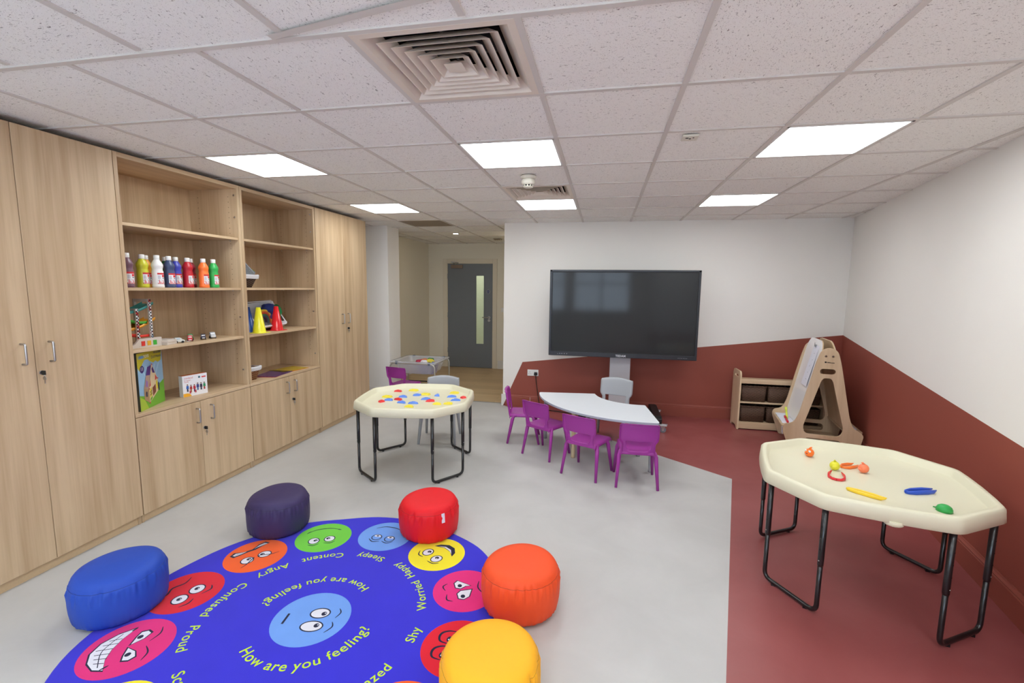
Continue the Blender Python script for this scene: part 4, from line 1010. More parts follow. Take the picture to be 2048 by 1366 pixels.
# ================================================================== CREAM TRAY TABLES
def oct_ring(off, z, a=.487, c=.235, rr=.03, n=4):
    a2 = a+off; c2 = c+off*(2-math.sqrt(2))
    P = [(a2, -a2+c2), (a2, a2-c2), (a2-c2, a2), (-a2+c2, a2), (-a2, a2-c2), (-a2, -a2+c2), (-a2+c2, -a2), (a2-c2, -a2)]
    Q = []; rad = []      # gently bowed long sides
    for i in range(8):
        p, q = Vector(P[i]), Vector(P[(i+1) % 8]); nrm = Vector((q.y-p.y, p.x-q.x)).normalized()
        Q.append(tuple(p)); rad.append(rr)
        if i % 2 == 0:
            for u in (.25, .5, .75): Q.append(tuple(p+(q-p)*u+nrm*.012*4*u*(1-u))); rad.append(.03)
    return [Vector((x, y, z)) for x, y in round_poly(Q, rad, n)]
def tray_table(x, y, rz, label):
    t = thing('tray_table', label, 'table', (x, y, 0), rz, 'cream octagonal tray tables on black legs')
    b = MB()
    prof = [(-.03, .585), (.006, .578), (.012, .582), (.006, .640), (-.001, .649), (-.005, .652), (-.022, .652), (-.028, .648), (-.038, .614), (-.046, .609), (-.20, .608)]
    rings = [oct_ring(o, z) for o, z in prof]
    b.ring_loft(rings, CREAM, True, False, True)
    b.ring_loft([oct_ring(-.03, .585), oct_ring(-.05, .600), oct_ring(-.2, .600)], CREAM, True, False, True)
    b.build('tray', t)
    for s_ in (1,):
        b = MB(); b.lathe([(.036, .566), (.04, .57), (.04, .59)], 20, CREAM, Matrix.Translation((.02, s_*-.478, 0))); b.cyl((.02, s_*-.478, .5645), (.02, s_*-.478, .567), .006, 10, mat('plug_hole', (120, 110, 80), .6)); b.build('drain_plug', t)
    d = .495
    for k in range(4):
        an = PI/4+k*PI/2; c_, s_ = math.cos(an), math.sin(an); px, py = -s_, c_
        hwid = .155; P0 = Vector((c_*d, s_*d, 0)); e1 = Vector((px, py, 0))
        b = MB(); b.tube([P0-e1*hwid+Vector((0, 0, .34)), P0-e1*hwid+Vector((0, 0, .017)), P0+e1*hwid+Vector((0, 0, .017)), P0+e1*hwid+Vector((0, 0, .34))], .0115, 12, BLACKP, rad=.045)
        for sg in (-1, 1):
            q = P0+e1*sg*(hwid-.06); b.box(q.x-.010, q.x+.010, q.y-.010, q.y+.010, 0, .012, BLACKP)
        leg = b.build('leg_loop', t)
        for sg in (-1, 1):
            q = P0+e1*sg*hwid
            MB().tube([q+Vector((0, 0, .27)), q+Vector((0, 0, .278)), q+Vector((0, 0, .60))], [.0128, .0142, .0142], 12, BLACKP).build('upper_sleeve', leg)
            b = MB(); qn = q+Vector((c_, s_, 0))*.0135
            b.sphere((qn.x, qn.y, .30), .0035, CHROME, 8)
            b.build('height_pin', leg)
            b = MB()
            for z in (.36, .42, .48): b.cyl(q+Vector((c_, s_, 0))*.0138+Vector((0, 0, z)), q+Vector((c_, s_, 0))*.0145+Vector((0, 0, z)), .0032, 8, DARK)
            b.build('adjusting_hole', leg)
    return t
T1 = (-1.352, 2.335, math.radians(189)); T2 = (1.762, 1.282, math.radians(-14.5))
tray_table(*T1, 'cream octagonal tray table scattered with dough moulds, near the bookcases')
tray_table(*T2, 'cream octagonal tray table with toy fish and tongs at right on red floor')

ZT = .6085
MB_, MR_, MY_ = mat('mould_blue', (100, 146, 240), .35), mat('mould_red', (232, 52, 54), .35), mat('mould_yellow', (244, 226, 60), .4)
SHP = {'bar': [(-.032, -.016), (.032, -.016), (.026, .016), (-.026, .016)], 'dome': [(-.034, -.016), (.034, -.016), (.03, .005), (.012, .022), (-.012, .022), (-.03, .006)],
       'boat': [(-.032, .0), (-.02, -.017), (.018, -.017), (.036, .010), (.03, .018), (-.026, .018)], 'tri': [(-.021, -.016), (.023, -.016), (.004, .032), (-.006, .032)],
       'cloud': [(-.036, -.016), (.036, -.016), (.038, .002), (.022, .013), (.006, .008), (-.012, .016), (-.03, .008)], 'rect': [(-.036, -.022), (.034, -.022), (.036, .022), (-.034, .022)],
       'heart': [(0, -.022), (.026, .004), (.022, .022), (.006, .024), (-.016, .02), (-.024, .002)], 'shell': [(-.034, -.012), (-.006, -.02), (.036, -.008), (.022, .004), (.03, .024), (-.022, .024)]}
moulds = {}
def mould(kind, m, x, y, rz, label, h=.015):
    b = MB(); P = [(x*1.18, y*1.18) for x, y in round_poly(SHP[kind], .005, 3)]
    cx = sum(p[0] for p in P)/len(P); cy = sum(p[1] for p in P)/len(P)
    sc = lambda k: [Vector((cx+(p[0]-cx)*k, cy+(p[1]-cy)*k, 0)) for p in P]
    rings = [sc(1.06), sc(1.06), sc(.96), sc(.88), sc(.70)]
    for r, z in zip(rings, (0, .004, .006, h*.85, h)):
        for v in r: v.z = z
    b.ring_loft(rings, m, smooth=False)
    b.ring_loft([[v+Vector((0, 0, h)) for v in sc(.42)], [v+Vector((0, 0, h+.004)) for v in sc(.34)]], m)
    o = b.build('dough_mould'); o.location = (x, y, ZT); o.rotation_euler = (0, 0, rz)
    return tag(o, label, 'toy mould', 'plastic dough moulds on the cream tray')
for a in (('bar', MR_, -1.655, 2.59, .05, 'red bar mould furthest back at left of the tray'),
          ('rect', MY_, -1.524, 2.66, .0, 'yellow oblong mould at the back middle of the tray'), ('rect', MY_, -1.655, 2.355, -.1, 'yellow wavy mould at the far left of the group'),
          ('dome', MB_, -1.51, 2.39, .0, 'blue domed mould left of the blue boat'), ('boat', MB_, -1.413, 2.478, .3, 'blue boat-shaped mould right of the blue dome'),
          ('rect', MY_, -1.347, 2.53, .1, 'yellow square mould in the centre back'), ('tri', MB_, -1.219, 2.51, 0, 'blue pointed mould standing alone right of the yellow square'),
          ('rect', MY_, -1.098, 2.655, .1, 'yellow oblong mould at the back right'), ('bar', MB_, -1.585, 2.245, .1, 'blue flat mould just in front of the yellow wavy one'),
          ('heart', MR_, -1.622, 2.17, .2, 'small red mould at the left front beside the blue flat one'), ('bar', MR_, -1.51, 2.285, -.3, 'red bar mould touching a blue dome near the front'),
          ('dome', MB_, -1.432, 2.19, -.1, 'blue domed mould in front of the red bar'), ('cloud', MB_, -1.326, 2.195, .05, 'blue cloud mould at the front centre'),
          ('cloud', MB_, -1.275, 2.36, .25, 'blue car-shaped mould right of centre'), ('shell', MR_, -1.208, 2.30, .2, 'red lumpy mould touching the blue car-shaped one'),
          ('bar', MY_, -1.11, 2.215, .1, 'yellow bar mould at the front right'), ('shell', MY_, -1.02, 2.245, .0, 'yellow shell mould at the front right edge'),
          ('cloud', MB_, -1.075, 2.505, .3, 'blue cloud mould under the back right yellow one'), ('cloud', MB_, -.998, 2.385, .25, 'blue cloud mould at the right side'),
          ('heart', MR_, -.958, 2.485, .1, 'red heart mould at the right end of the tray'), ('dome', MY_, -1.31, 2.075, .0, 'yellow domed mould at the very front rim')):
    mould(*a)

# toys on the second tray
def fish(x, y, rz, cc, label, eyes=True, r=.027):
    m = mat('fish_%d_%d' % cc[:2], cc, .35)
    t = thing('toy_fish', label, 'toy', (x, y, ZT), rz, 'round squeaky fish on the cream tray')
    b = MB(); b.sphere((0, 0, r*.95), r, m, 20, (1, .95, .98)); b.build('body', t)
    b = MB(); b.tube([(-.002, 0, r*1.8), (-.008, .002, r*2.15), (-.016, .003, r*2.2)], [.008, .005, .002], 8, m); b.build('fin', t)
    b = MB(); b.sphere((-r*.98, 0, r*.9), .0085, m, 10, (1, 1.3, .8)); b.build('tail', t)
    if eyes:
        for s_ in (-1, 1):
            b = MB(); b.sphere((r*.62, s_*r*.42, r*1.4), .0075, WHITE, 12); b.sphere((r*.62+.0055, s_*r*.42, r*1.4), .003, BLACK, 8); b.build('eye', t)
    b = MB(); b.sphere((r*.93, 0, r*.9), .0055, mat('fish_mouth', (150, 40, 40), .4), 10, (.6, 1.2, .7)); b.build('mouth', t)
fish(1.600, 1.565, math.radians(215), (252, 122, 40), 'bright orange toy fish with white eyes, furthest back')
fish(1.652, 1.360, math.radians(60), (226, 220, 50), 'yellow toy fish near the middle of the tray', False)
fish(1.797, 1.352, math.radians(20), (252, 134, 92), 'coral pink toy fish beside the orange tongs', False)
def tongs(x, y, rz, cc, label, L_=.10, gap=.05, r=.0042, curl=0):
    m = mat('tongs_%d_%d' % cc[:2], cc, .35)
    t = thing('toy_tongs', label, 'tongs', (x, y, ZT+.008), rz, 'plastic tongs on the cream tray')
    n = 10
    for s_ in (-1, 1):
        pts = [(-L_/2, 0, 0), (-L_/2+.006, s_*gap*.28, 0), (-L_*.25, s_*gap*.5, 0), (L_*.15, s_*gap*.5, 0), (L_*.38, s_*gap*.40, 0), (L_/2, s_*gap*.30, .006)]
        MB().tube(pts, [r, r, r*1.3, r*1.4, r*1.1, r*.35], 10, m, flat=(1, 1.7)).build('arm', t)
tongs(1.612, 1.245, math.radians(66), (222, 44, 54), 'red open tongs in front of the yellow fish', .125, .072)
tongs(1.757, 1.425, math.radians(28), (250, 126, 50), 'orange tongs behind the coral fish', .11, .045)
tongs(1.648, 1.022, math.radians(-40), (246, 208, 50), 'yellow tweezers near the front rim', .165, .026)
tongs(1.945, 1.120, math.radians(18), (44, 84, 196), 'blue tweezers right of the yellow ones', .165, .034, .0055)
t = thing('toy_scoop', 'green half-round toy scoop by the front right rim', 'toy', (1.925, .915, ZT), 2.2)
b = MB(); b.lathe([(.0315, 0), (.031, .012), (.026, .023), (.016, .030), (.004, .033)], 24, mat('scoop_green', (44, 164, 76), .35)); b.build('shell', t)
b = MB(); b.tube([(.028, .01, .008), (.038, .014, .009)], .003, 8, mat('scoop_green', (44, 164, 76), .35)); b.build('tab', t)

# ================================================================== CHAIRS
def grid(fn, nu, nv, skip=None, m=None):
    b = MB(); V = [[b.bm.verts.new(fn(i/nu*2-1, j/nv)) for i in range(nu+1)] for j in range(nv+1)]; k = b.mi(m)
    for j in range(nv):
        for i in range(nu):
            if skip and skip(i, j): continue
            f = b.bm.faces.new((V[j][i], V[j][i+1], V[j+1][i+1], V[j+1][i])); f.material_index = k; f.smooth = True
    for v in [v for v in b.bm.verts if not v.link_faces]: b.bm.verts.remove(v)
    return b
def solid(o, th, off=0, sub=1):
    s_ = o.modifiers.new('thickness', 'SOLIDIFY'); s_.thickness = th; s_.offset = off
    if sub:
        q = o.modifiers.new('subdivision', 'SUBSURF'); q.levels = sub; q.render_levels = sub
def make_chair(label, m, loc, rz, s=1.0, arch=.004, group=None):
    t = thing('child_chair', label, 'chair', loc, rz, group); t.scale = (s, s, s)
    # seat pan
    def seat(u, v):
        uu = max(-1, min(1, u*1.12)); y = -.150+.325*min(1, max(0, (v-.06)/.88)); x = uu*(.146-.010*(1-v))
        z = .312-.010*math.sin(PI*min(1, max(0, v)))*(1-uu*uu)-.006*max(0, (v-.8)/.2)
        if abs(u) > .9: z -= .030*(abs(u)-.9)/.1; x += .004*(1 if u > 0 else -1)
        if v > .94: z -= .022*(v-.94)/.06
        if v < .06: z -= .030*(.06-v)/.06
        return (x, y, z)
    o = grid(seat, 20, 20, None, m).build('seat', t); solid(o, .009)
    # backrest with side posts and an opening
    zl = [.283, .300, .318, .340, .365, .390, .402, .412, .425, .45, .48, .51, .535, .548, .556]
    nr = len(zl)-1
    def back(u, v):
        j = int(round(v*nr)); z = zl[j]
        wd = .128 if z < .39 else (.128+.024*min(1, (z-.39)/.03))
        if z > .54: wd -= .006*((z-.54)/.016)**2
        uu = max(-1, min(1, u*1.10)); x = uu*wd
        y = -.138-.16*(z-.283)-.02*(1-uu*uu)
        if abs(u) > .92: y -= .020; x = (1 if u > 0 else -1)*(wd+.0015)
        if j == nr: y -= .018; z = zl[nr-1]+.003
        if z > .402: z += arch*(1-uu*uu)*(z-.40)/.15
        return (x, y, z)
    N = 20
    def skp(i, j):
        zmid = (zl[j]+zl[j+1])/2; c_ = abs((i+.5)/N*2-1)
        return .318 < zmid < .402 and c_ < .62+.12*(zmid-.318)/.084
    o = grid(back, N, nr, skp, m).build('backrest', t); solid(o, .0075, 1)
    for sx in (-1, 1):
        for sy in (-1, 1):
            if sy > 0: pts = [(sx*.118, .06, .296), (sx*.146, .10, .288), (sx*.168, .160, .0)]
            else: pts = [(sx*.122, -.06, .300), (sx*.146, -.115, .292), (sx*.168, -.172, .0)]
            b = MB(); b.tube(pts, .0135, 10, m, rad=.03, flat=(1.05, 1.1)); bb = b.bm
            for v in bb.verts:      # taper towards the foot
                k_ = .78+.5*min(1, max(0, v.co.z/.29)); a = pts[2]; u = v.co.z/.288
                cx = pts[2][0]+(pts[1][0]-pts[2][0])*min(1, u); cy = pts[2][1]+(pts[1][1]-pts[2][1])*min(1, u)
                if v.co.z < .27: v.co.x = cx+(v.co.x-cx)*k_; v.co.y = cy+(v.co.y-cy)*k_
            b.build('leg', t)
    return t
GP = 'purple child chairs around the curved table'
c0 = make_chair('purple child chair at the right front of the curved table', PURPLE, (.614, 2.39, 0), math.radians(2), 1.0, .004, GP)
dup(c0, 'purple child chair second from right, at the middle of the curve', (.204, 2.49, 0), math.radians(-24.5), GP)
dup(c0, 'purple child chair second from left, angled towards the table', (-.212, 2.87, 0), math.radians(-30.4), GP)
dup(c0, 'purple child chair at the left end of the curved table, seen side-on', (-.50, 3.246, 0), math.radians(-83), GP)
dup(c0, 'purple child chair standing behind the dough tray table by the pillar', (-2.375, 4.30, 0), math.radians(-12))
gch = make_chair('light grey chair tucked inside the curved table, facing the camera', GREYP, (.415, 3.42, 0), math.radians(180-16), 1.14, .020, 'light grey chairs')
dup(gch, 'light grey chair behind the dough tray table', (-1.39, 3.03, 0), math.radians(180+9), 'light grey chairs')
bpy.context.view_layer.update()

# ================================================================== CURVED TABLE
t = thing('curved_table', 'low pale grey quarter-ring table with four purple chairs around it', 'table', (.684, 3.515, 0)); 
a0, a1 = 187.3, 276.9
shape = round_poly([p for p in arc(0, 0, 1.055, a0, a1, 26)]+[p for p in arc(0, 0, .446, a1, a0, 18)], [.03]+[.02]*25+[.03, .03]+[.02]*17+[.03], 3)
b = MB(); b.prism(shape, .478, .500, TABLETOP, None, mat('table_edge', (176, 182, 196), .5)); b.build('tabletop', t, bev=.003)
for an, r, m in ((191, .98, GREYM), (191.5, .52, GREYM), (229, .95, BEIGE), (273, .90, mat('leg_grey', (170, 172, 176), .4)), (270, .52, GREYM)):
    x, y = r*math.cos(math.radians(an)), r*math.sin(math.radians(an))
    if m is BEIGE: x, y = .057-.684, 2.814-3.515
    if an == 273: x, y = .764-.684, 2.619-3.515
    b = MB(); b.lathe([(.026, .470), (.024, .44), (.0175, .02), (.019, .015), (.019, 0)], 20, m, Matrix.Translation((x, y, 0))); b.lathe([(.045, .472), (.045, .478)], 20, m, Matrix.Translation((x, y, 0))); o = b.build('leg', t)
    if m is BEIGE: o['label'] = 'beige leg'

# ================================================================== CLEAR WATER TRAY ON STEEL FRAME
WX0, WX1, WY0, WY1, WZ = -2.66, -1.99, 4.45, 5.06, .575
t = thing('water_tray', 'clear plastic tray on a thin steel frame beside the pillar', 'water tray', ((WX0+WX1)/2, (WY0+WY1)/2, 0)); Lw = Vector(t.location)
def ww(o): o.location = -Lw; return o
CLP = clearmat('clear_tub', (226, 228, 236), .42, .15)
def rr_(ins, z, r=.05): return [Vector((x, y, z)) for x, y in rrect(WX0+ins, WX1-ins, WY0+ins, WY1-ins, r, 5)]
b = MB(); b.ring_loft([rr_(-.015, WZ-.012), rr_(-.015, WZ+.002), rr_(.035, WZ+.002), rr_(.045, WZ-.02), rr_(.085, WZ-.175, .07), rr_(.12, WZ-.19, .07)], CLP, True, False, True); ww(b.build('clear_tub', t))
SF = mat('tray_frame', (196, 194, 184), .35, .6)
for y in (WY0, WY1):
    b = MB(); b.tube([(WX0, y, .02), (WX0, y, WZ-.022), (WX1, y, WZ-.022), (WX1, y, .02)], .011, 10, SF, rad=.07); o = ww(b.build('leg_frame', t))
    for x in (WX0, WX1): MB().cyl((x, y, 0), (x, y, .03), .014, 12, BLACK).build('rubber_foot', o)
    for x in (WX0+.10, WX1-.08): 
        b = MB(); b.box(x-.016, x+.016, y-.014, y+.014, WZ-.036, WZ+.008, mat('clip_slate', (84, 94, 112), .5)); b.build('clip', o, bev=.003)
ww(MB().tube([(WX0, WY1, .175), (WX1, WY1, .175)], .010, 8, mat('dark_green_bar', (44, 54, 52), .5)).build('lower_rail', t)); ww(MB().tube([(WX0, WY1, .142), (WX1, WY1, .142)], .006, 8, MATS['dark_green_bar']).build('lower_rail', t))
for x in (WX0+.02, WX1-.02):
    ww(MB().tube([(x, WY0, WZ-.03), (x, WY1, WZ-.03)], .008, 8, SF).build('side_rail', t))
t = thing('storage_tub', 'small clear lilac-tinted tub inside the water tray', 'tub', (-2.17, 4.66, WZ-.186))
b = MB(); R2 = lambda w_, z: [Vector((x, y, z)) for x, y in rrect(-w_*1.25, w_*1.25, -w_, w_, .02, 4)]
b.ring_loft([R2(.085, 0), R2(.1, .12), R2(.104, .12), R2(.104, .125)], clearmat('lilac_tub', (190, 184, 226), .5, .2), True, True, False); b.build('tub_body', t)
for i, (dx, dy, z, cc, n, sc_) in enumerate(((-.09, .02, .17, (196, 44, 80), 'crumpled crimson', (.055, .05, .03)), (-.03, .07, .18, (206, 110, 50), 'crumpled orange', (.06, .04, .03)), (.07, .03, .18, (236, 216, 70), 'crumpled yellow', (.06, .05, .035)), (.13, .0, .155, (70, 120, 210), 'small blue', (.025, .025, .025)), (.05, .10, .195, (60, 130, 80), 'small green', (.05, .03, .025)), (0, -.02, .165, (232, 230, 238), 'folded white', (.06, .05, .04)))):
    b = MB(); b.sphere((0, 0, 0), 1, mat('cloth_'+n.split()[1], cc, .7, bump=.8, bscale=25), 18, sc_)
    for v in b.bm.verts: v.co *= 1+.14*math.sin(v.co.x*110+i)*math.cos(v.co.y*90)
    o = b.build('cloth_piece', smooth=True); o.location = (-2.22+dx, 4.66+dy, WZ-.186+z-.01); tag(o, n+' cloth on top of the tub in the water tray', 'cloth', 'cloths piled in the water tray')
ds = thing('door_stop', 'small black floor door stop by the passage skirting', 'door stop', (-3.13, 6.50, 0)); MB().lathe([(.02, 0), (.02, .03), (.014, .04)], 16, BLACK).build('rubber_body', ds); MB().cyl((0, 0, .04), (0, 0, .043), .005, 8, CHROME).build('screw', ds)

# ================================================================== POUFFES
def pouffe(x, y, r, h, cc, label, seed, tagang=None, zb=0.0):
    m = mat('pouffe_%d_%d_%d' % cc, cc, .55, spec=.3, noise=.02, nscale=4, bump=.35, bscale=7)
    t = thing('pouffe', label, 'pouffe', (x, y, zb), 0, 'round fabric pouffes around the rug')
    rnd = random.Random(seed); ph = [rnd.random()*6.28 for _ in range(8)]
    prof = [(.55, .0), (.86, .004), (.935, .020), (.965, .040), (.99, .075), (1.0, .11), (1.0, .14), (.995, .165), (.985, .185), (.972, .20), (.958, .209), (.945, .2125), (.935, .218), (.915, .228), (.87, .240), (.78, .2495), (.65, .2545), (.45, .2575), (.2, .259), (.03, .2592)]
    k_ = h/.2592; n = 200; b = MB(); rings = []
    zs_ = .2105
    def wr(a): return (math.sin(31*a+ph[0])*math.sin(7*a+ph[1])+.6*math.sin(53*a+ph[2])+.5*math.sin(23*a+ph[3]))
    fold = [(rnd.random()*6.28, .6+rnd.random()) for _ in range(7)]
    for fr, z in prof:
        ring = []
        for i in range(n):
            a = 2*PI*i/n; d = abs(z-zs_); wgt = math.exp(-((z-.186)/.020)**2)
            wb = math.exp(-((z-.02)/.02)**2)
            off = .0042*wr(a)*wgt+.0030*wr(a*1.0+1)*wb
            off += .004*math.sin(2*a+ph[4])*min(1, z/.1)+.002*math.sin(3*a+ph[5])
            for fa, fs in fold:
                da = (a-fa+PI) % (2*PI)-PI; off -= .009*fs*math.exp(-(da/.04)**2)*math.exp(-((z-zs_+.014)/.026)**2)
            rad_ = r*fr+off*(fr if fr > .5 else 0); zz = z*k_+.004*math.sin(a*2+ph[6])*(z/.26)**2*min(1, fr*1.1)
            ring.append(Vector((rad_*math.cos(a), rad_*math.sin(a), zz)))
        rings.append(ring)
    b.ring_loft(rings, m); b.build('cover', t)
    dk = mat('seam_%d_%d_%d' % cc, tuple(int(v*.72) for v in cc), .7)
    pts = []
    for i in range(n+1):
        a = 2*PI*i/n; off = .0008*wr(a)+.004*math.sin(2*a+ph[4])+.002*math.sin(3*a+ph[5])
        for fa, fs in fold:
            da = (a-fa+PI) % (2*PI)-PI; off -= .009*fs*math.exp(-(da/.04)**2)*math.exp(-(.014/.026)**2)
        pts.append(((r*.951+off)*math.cos(a), (r*.951+off)*math.sin(a), .2108*k_+.004*math.sin(a*2+ph[6])*.66))
    MB().tube(pts, .0011, 5, dk).build('seam', t)
    if tagang is not None:
        a = math.radians(tagang); T = Matrix.Rotation(a, 4, 'Z') @ Matrix.Translation((r*.985, 0, .185*k_)) @ Matrix.Rotation(-.12, 4, 'Y')
        b = MB(); b.box(0, .0015, -.011, .011, -.030, .030, mat('care_tag_white', (226, 222, 236), .7), T); b.build('care_tag', t)
    return t
pouffe(-1.804, 1.051, .197, .250, (62, 52, 92), 'dark aubergine pouffe on the rug edge near the cupboards', 1, None, .008)
pouffe(-.80, 1.231, .200, .238, (226, 26, 36), 'red pouffe with white tag at the back of the rug', 2, -42, .008)
pouffe(-2.044, .201, .198, .244, (40, 78, 182), 'royal blue pouffe at the left side of the rug', 3, None, .008)
pouffe(-.071, .653, .200, .248, (240, 84, 40), 'orange pouffe with a side tag at the right edge of the rug', 4, 18, .008)
pouffe(-.085, .06, .202, .246, (252, 182, 40), 'yellow pouffe cut off by the bottom of the picture', 5, None, .008)

# ================================================================== ROUND EMOTIONS RUG
def pile(name, c):
    m = mat('rug_'+name, c, .95, spec=.1, noise=.09, nscale=6, bump=.35, bscale=700, sheen=.15); return m
RB = pile('blue', (54, 48, 206)); RK = pile('ink', (26, 30, 60)); RWt = pile('white', (226, 226, 236)); RT = pile('lime_lettering', (192, 224, 44))
b = MB(); RC = (-1.06, .33); 
n = 120
def redge(i): return 1.0+.006*math.sin(i*2*PI/n*5+1)+.005*math.sin(i*2*PI/n*9)+.004*math.sin(i*2*PI/n*14+2)
R_ = lambda k_, z: [Vector((RC[0]+k_*redge(i)*math.cos(2*PI*i/n), RC[1]+k_*redge(i)*math.sin(2*PI*i/n), z)) for i in range(n)]
b.ring_loft([R_(1.0, .0), R_(1.001, .005), R_(.997, .0078), R_(.99, .0082)], RB)
lay = [.0083]
def P2(pts, m):
    lay[0] += .00004
    b.poly([Vector((x, y, lay[0])) for x, y in pts], m)
class Face:
    def __init__(s, deg, rad, R, m, up=None):
        a = math.radians(deg); s.c = (RC[0]+rad*math.cos(a), RC[1]+rad*math.sin(a)); s.R = R
        u = (-math.cos(a), -math.sin(a)) if up is None else (math.cos(math.radians(up)), math.sin(math.radians(up)))
        s.up = u; s.rt = (u[1], -u[0]); s.z0 = lay[0]
        s.disc(0, 0, 1, 1, m, 48)
    def W(s, u, v): return (s.c[0]+s.R*(u*s.rt[0]+v*s.up[0]), s.c[1]+s.R*(u*s.rt[1]+v*s.up[1]))
    def disc(s, u, v, ru, rv, m, n=24, rot=0, fn=None):
        P = []
        for i in range(n):
            a = 2*PI*i/n; x, y = ru*math.cos(a), rv*math.sin(a)
            if fn: x, y = fn(x, y)
            cr_, sr_ = math.cos(rot), math.sin(rot); P.append(s.W(u+x*cr_-y*sr_, v+x*sr_+y*cr_))
        P2(P, m)
    def poly(s, pts, m): P2([s.W(*p) for p in pts], m)
    def stroke(s, pts, w_=.045, m=None, taper=True):
        # smooth line
        pts = [Vector(p) for p in pts]; C = []
        for i in range(len(pts)-1):
            p0 = pts[max(0, i-1)]; p1 = pts[i]; p2 = pts[i+1]; p3 = pts[min(len(pts)-1, i+2)]
            for t_ in range(6):
                u = t_/6; C.append(.5*((2*p1)+(p2-p0)*u+(2*p0-5*p1+4*p2-p3)*u*u+(3*p1-p0-3*p2+p3)*u**3))
        C.append(pts[-1]); L_, R2_ = [], []
        for i, p in enumerate(C):
            d = (C[min(i+1, len(C)-1)]-C[max(0, i-1)]).normalized(); nn = Vector((-d.y, d.x)); q = i/(len(C)-1)
            ww_ = w_/2*((.35+.65*math.sin(PI*q)) if taper else 1); L_.append(p+nn*ww_); R2_.append(p-nn*ww_)
        lay[0] += .00004; k = b.mi(m or RK)
        va = [b.bm.verts.new((*s.W(p.x, p.y), lay[0])) for p in L_]; vb = [b.bm.verts.new((*s.W(p.x, p.y), lay[0])) for p in R2_]
        for i in range(len(va)-1): b.bm.faces.new((va[i], va[i+1], vb[i+1], vb[i])).material_index = k
    def eye(s, u, v, ru=.17, rv=.20, px=0, py=0, rot=0):
        s.disc(u, v, ru+.035, rv+.035, RK, 24, rot); s.disc(u, v, ru, rv, RWt, 24, rot)
        s.disc(u+px, v+py, .075, .07, RK, 14); s.disc(u+px-.02, v+py+.03, .022, .022, RWt, 8)
    def done(s): pass
def faces():
    Z = lay[0]
    R0 = .172; RD = .768
    Rd, Pk, Ye, Lb, Gr, Or = pile('red', (222, 30, 50)), pile('pink', (226, 42, 124)), pile('yellow', (242, 228, 40)), pile('light_blue', (112, 160, 236)), pile('green', (112, 204, 64)), pile('orange', (246, 98, 34))
    top = []
    # content, green
    lay[0] = Z; F = Face(119.5, RD, R0, Gr); F.eye(-.22, .18, .17, .17, .05, -.04); F.eye(.33, .18, .17, .19, -.06, -.02, .2)
    F.stroke([(-.42, .40), (-.25, .48), (-.02, .42)]); F.stroke([(.14, .42), (.34, .50), (.52, .40)]); F.stroke([(-.55, -.42), (-.2, -.60), (.25, -.62), (.55, -.48)]); F.stroke([(-.62, -.36), (-.48, -.46)]); F.stroke([(.48, -.55), (.62, -.42)])
    # sleepy, blue
    lay[0] = Z; F = Face(89.5, RD, R0, Lb)
    for u in (-.24, .28): F.disc(u, .15, .2, .2, RK); F.disc(u, .15, .165, .165, Lb); F.disc(u, .06, .13, .07, RWt, 14); F.disc(u, .06, .05, .04, RK, 10)
    F.stroke([(-.45, .30), (-.25, .44), (-.02, .36)]); F.stroke([(.06, .38), (.3, .46), (.52, .30)]); F.stroke([(-.45, -.50), (-.1, -.62), (.3, -.62), (.6, -.44)]); F.stroke([(-.52, -.42), (-.42, -.54)])
    # happy, yellow
    lay[0] = Z; F = Face(58, RD, R0, Ye); F.eye(-.24, .20, .16, .19, .03, -.05, -.15); F.eye(.30, .16, .16, .19, -.02, -.05, .1)
    F.stroke([(-.50, .30), (-.36, .46), (-.1, .50)]); F.stroke([(.2, .46), (.42, .48), (.58, .30)])
    F.poly([(-.52, -.26), (-.25, -.40), (.1, -.42), (.45, -.24), (.36, -.46), (.1, -.66), (-.2, -.66), (-.44, -.48)], RK); F.poly([(-.40, -.34), (-.2, -.42), (.1, -.44), (.34, -.34), (.1, -.50), (-.18, -.50)], RWt)
    # worried, pink right
    lay[0] = Z; F = Face(28.3, RD, R0, Pk)
    for s_, u in ((-1, -.22), (1, .30)):
        q = [(u-.2*1, .12), (u-.12, .26), (u+.10, .26), (u+.2, .14), (u+.16*s_*-1+.02, -.20), (u-.12, -.06)]
        F.poly([(u+(x-u)*1.18, .08+(y-.08)*1.18) for x, y in q], RK); F.poly(q, RWt); F.disc(u-.06, .12, .08, .07, RK, 12)
    F.stroke([(-.42, .46), (-.30, .62), (-.06, .58)]); F.stroke([(.12, .60), (.34, .64), (.44, .48)]); F.stroke([(-.3, -.5), (0, -.42), (.3, -.52)])
    # shy, red right
    lay[0] = Z; F = Face(-2, RD, R0, Rd); U = .34
    for u in (-.25, .30):
        F.stroke([(u-.24, U), (u-.2, .22+U), (u-.05, .30+U), (u+.1, .26+U), (u+.2, .10+U), (u+.22, -.1+U)], .07); F.stroke([(u-.24, U), (u-.1, -.1+U), (u+.1, -.06+U), (u+.22, -.1+U)], .05)
        F.disc(u-.08, U, .10, .08, RK, 14); F.disc(u-.1, .02+U, .025, .02, RWt, 8)
    # amazed, orange lower right
    lay[0] = Z; F = Face(-32, RD, R0, Or); F.eye(-.25, .2); F.eye(.3, .2); F.disc(0, -.4, .2, .25, RK); 
    # angry, orange
    lay[0] = Z; F = Face(148.7, RD, R0, Or); F.eye(-.24, .14, .19, .17, .06, -.05, -.35); F.eye(.32, .12, .18, .18, -.07, -.04, .35)
    F.stroke([(-.66, .34), (-.4, .30), (-.10, .10), (-.06, .16)], .04); F.stroke([(.12, .14), (.1, .10), (.4, .34), (.62, .44)], .04)
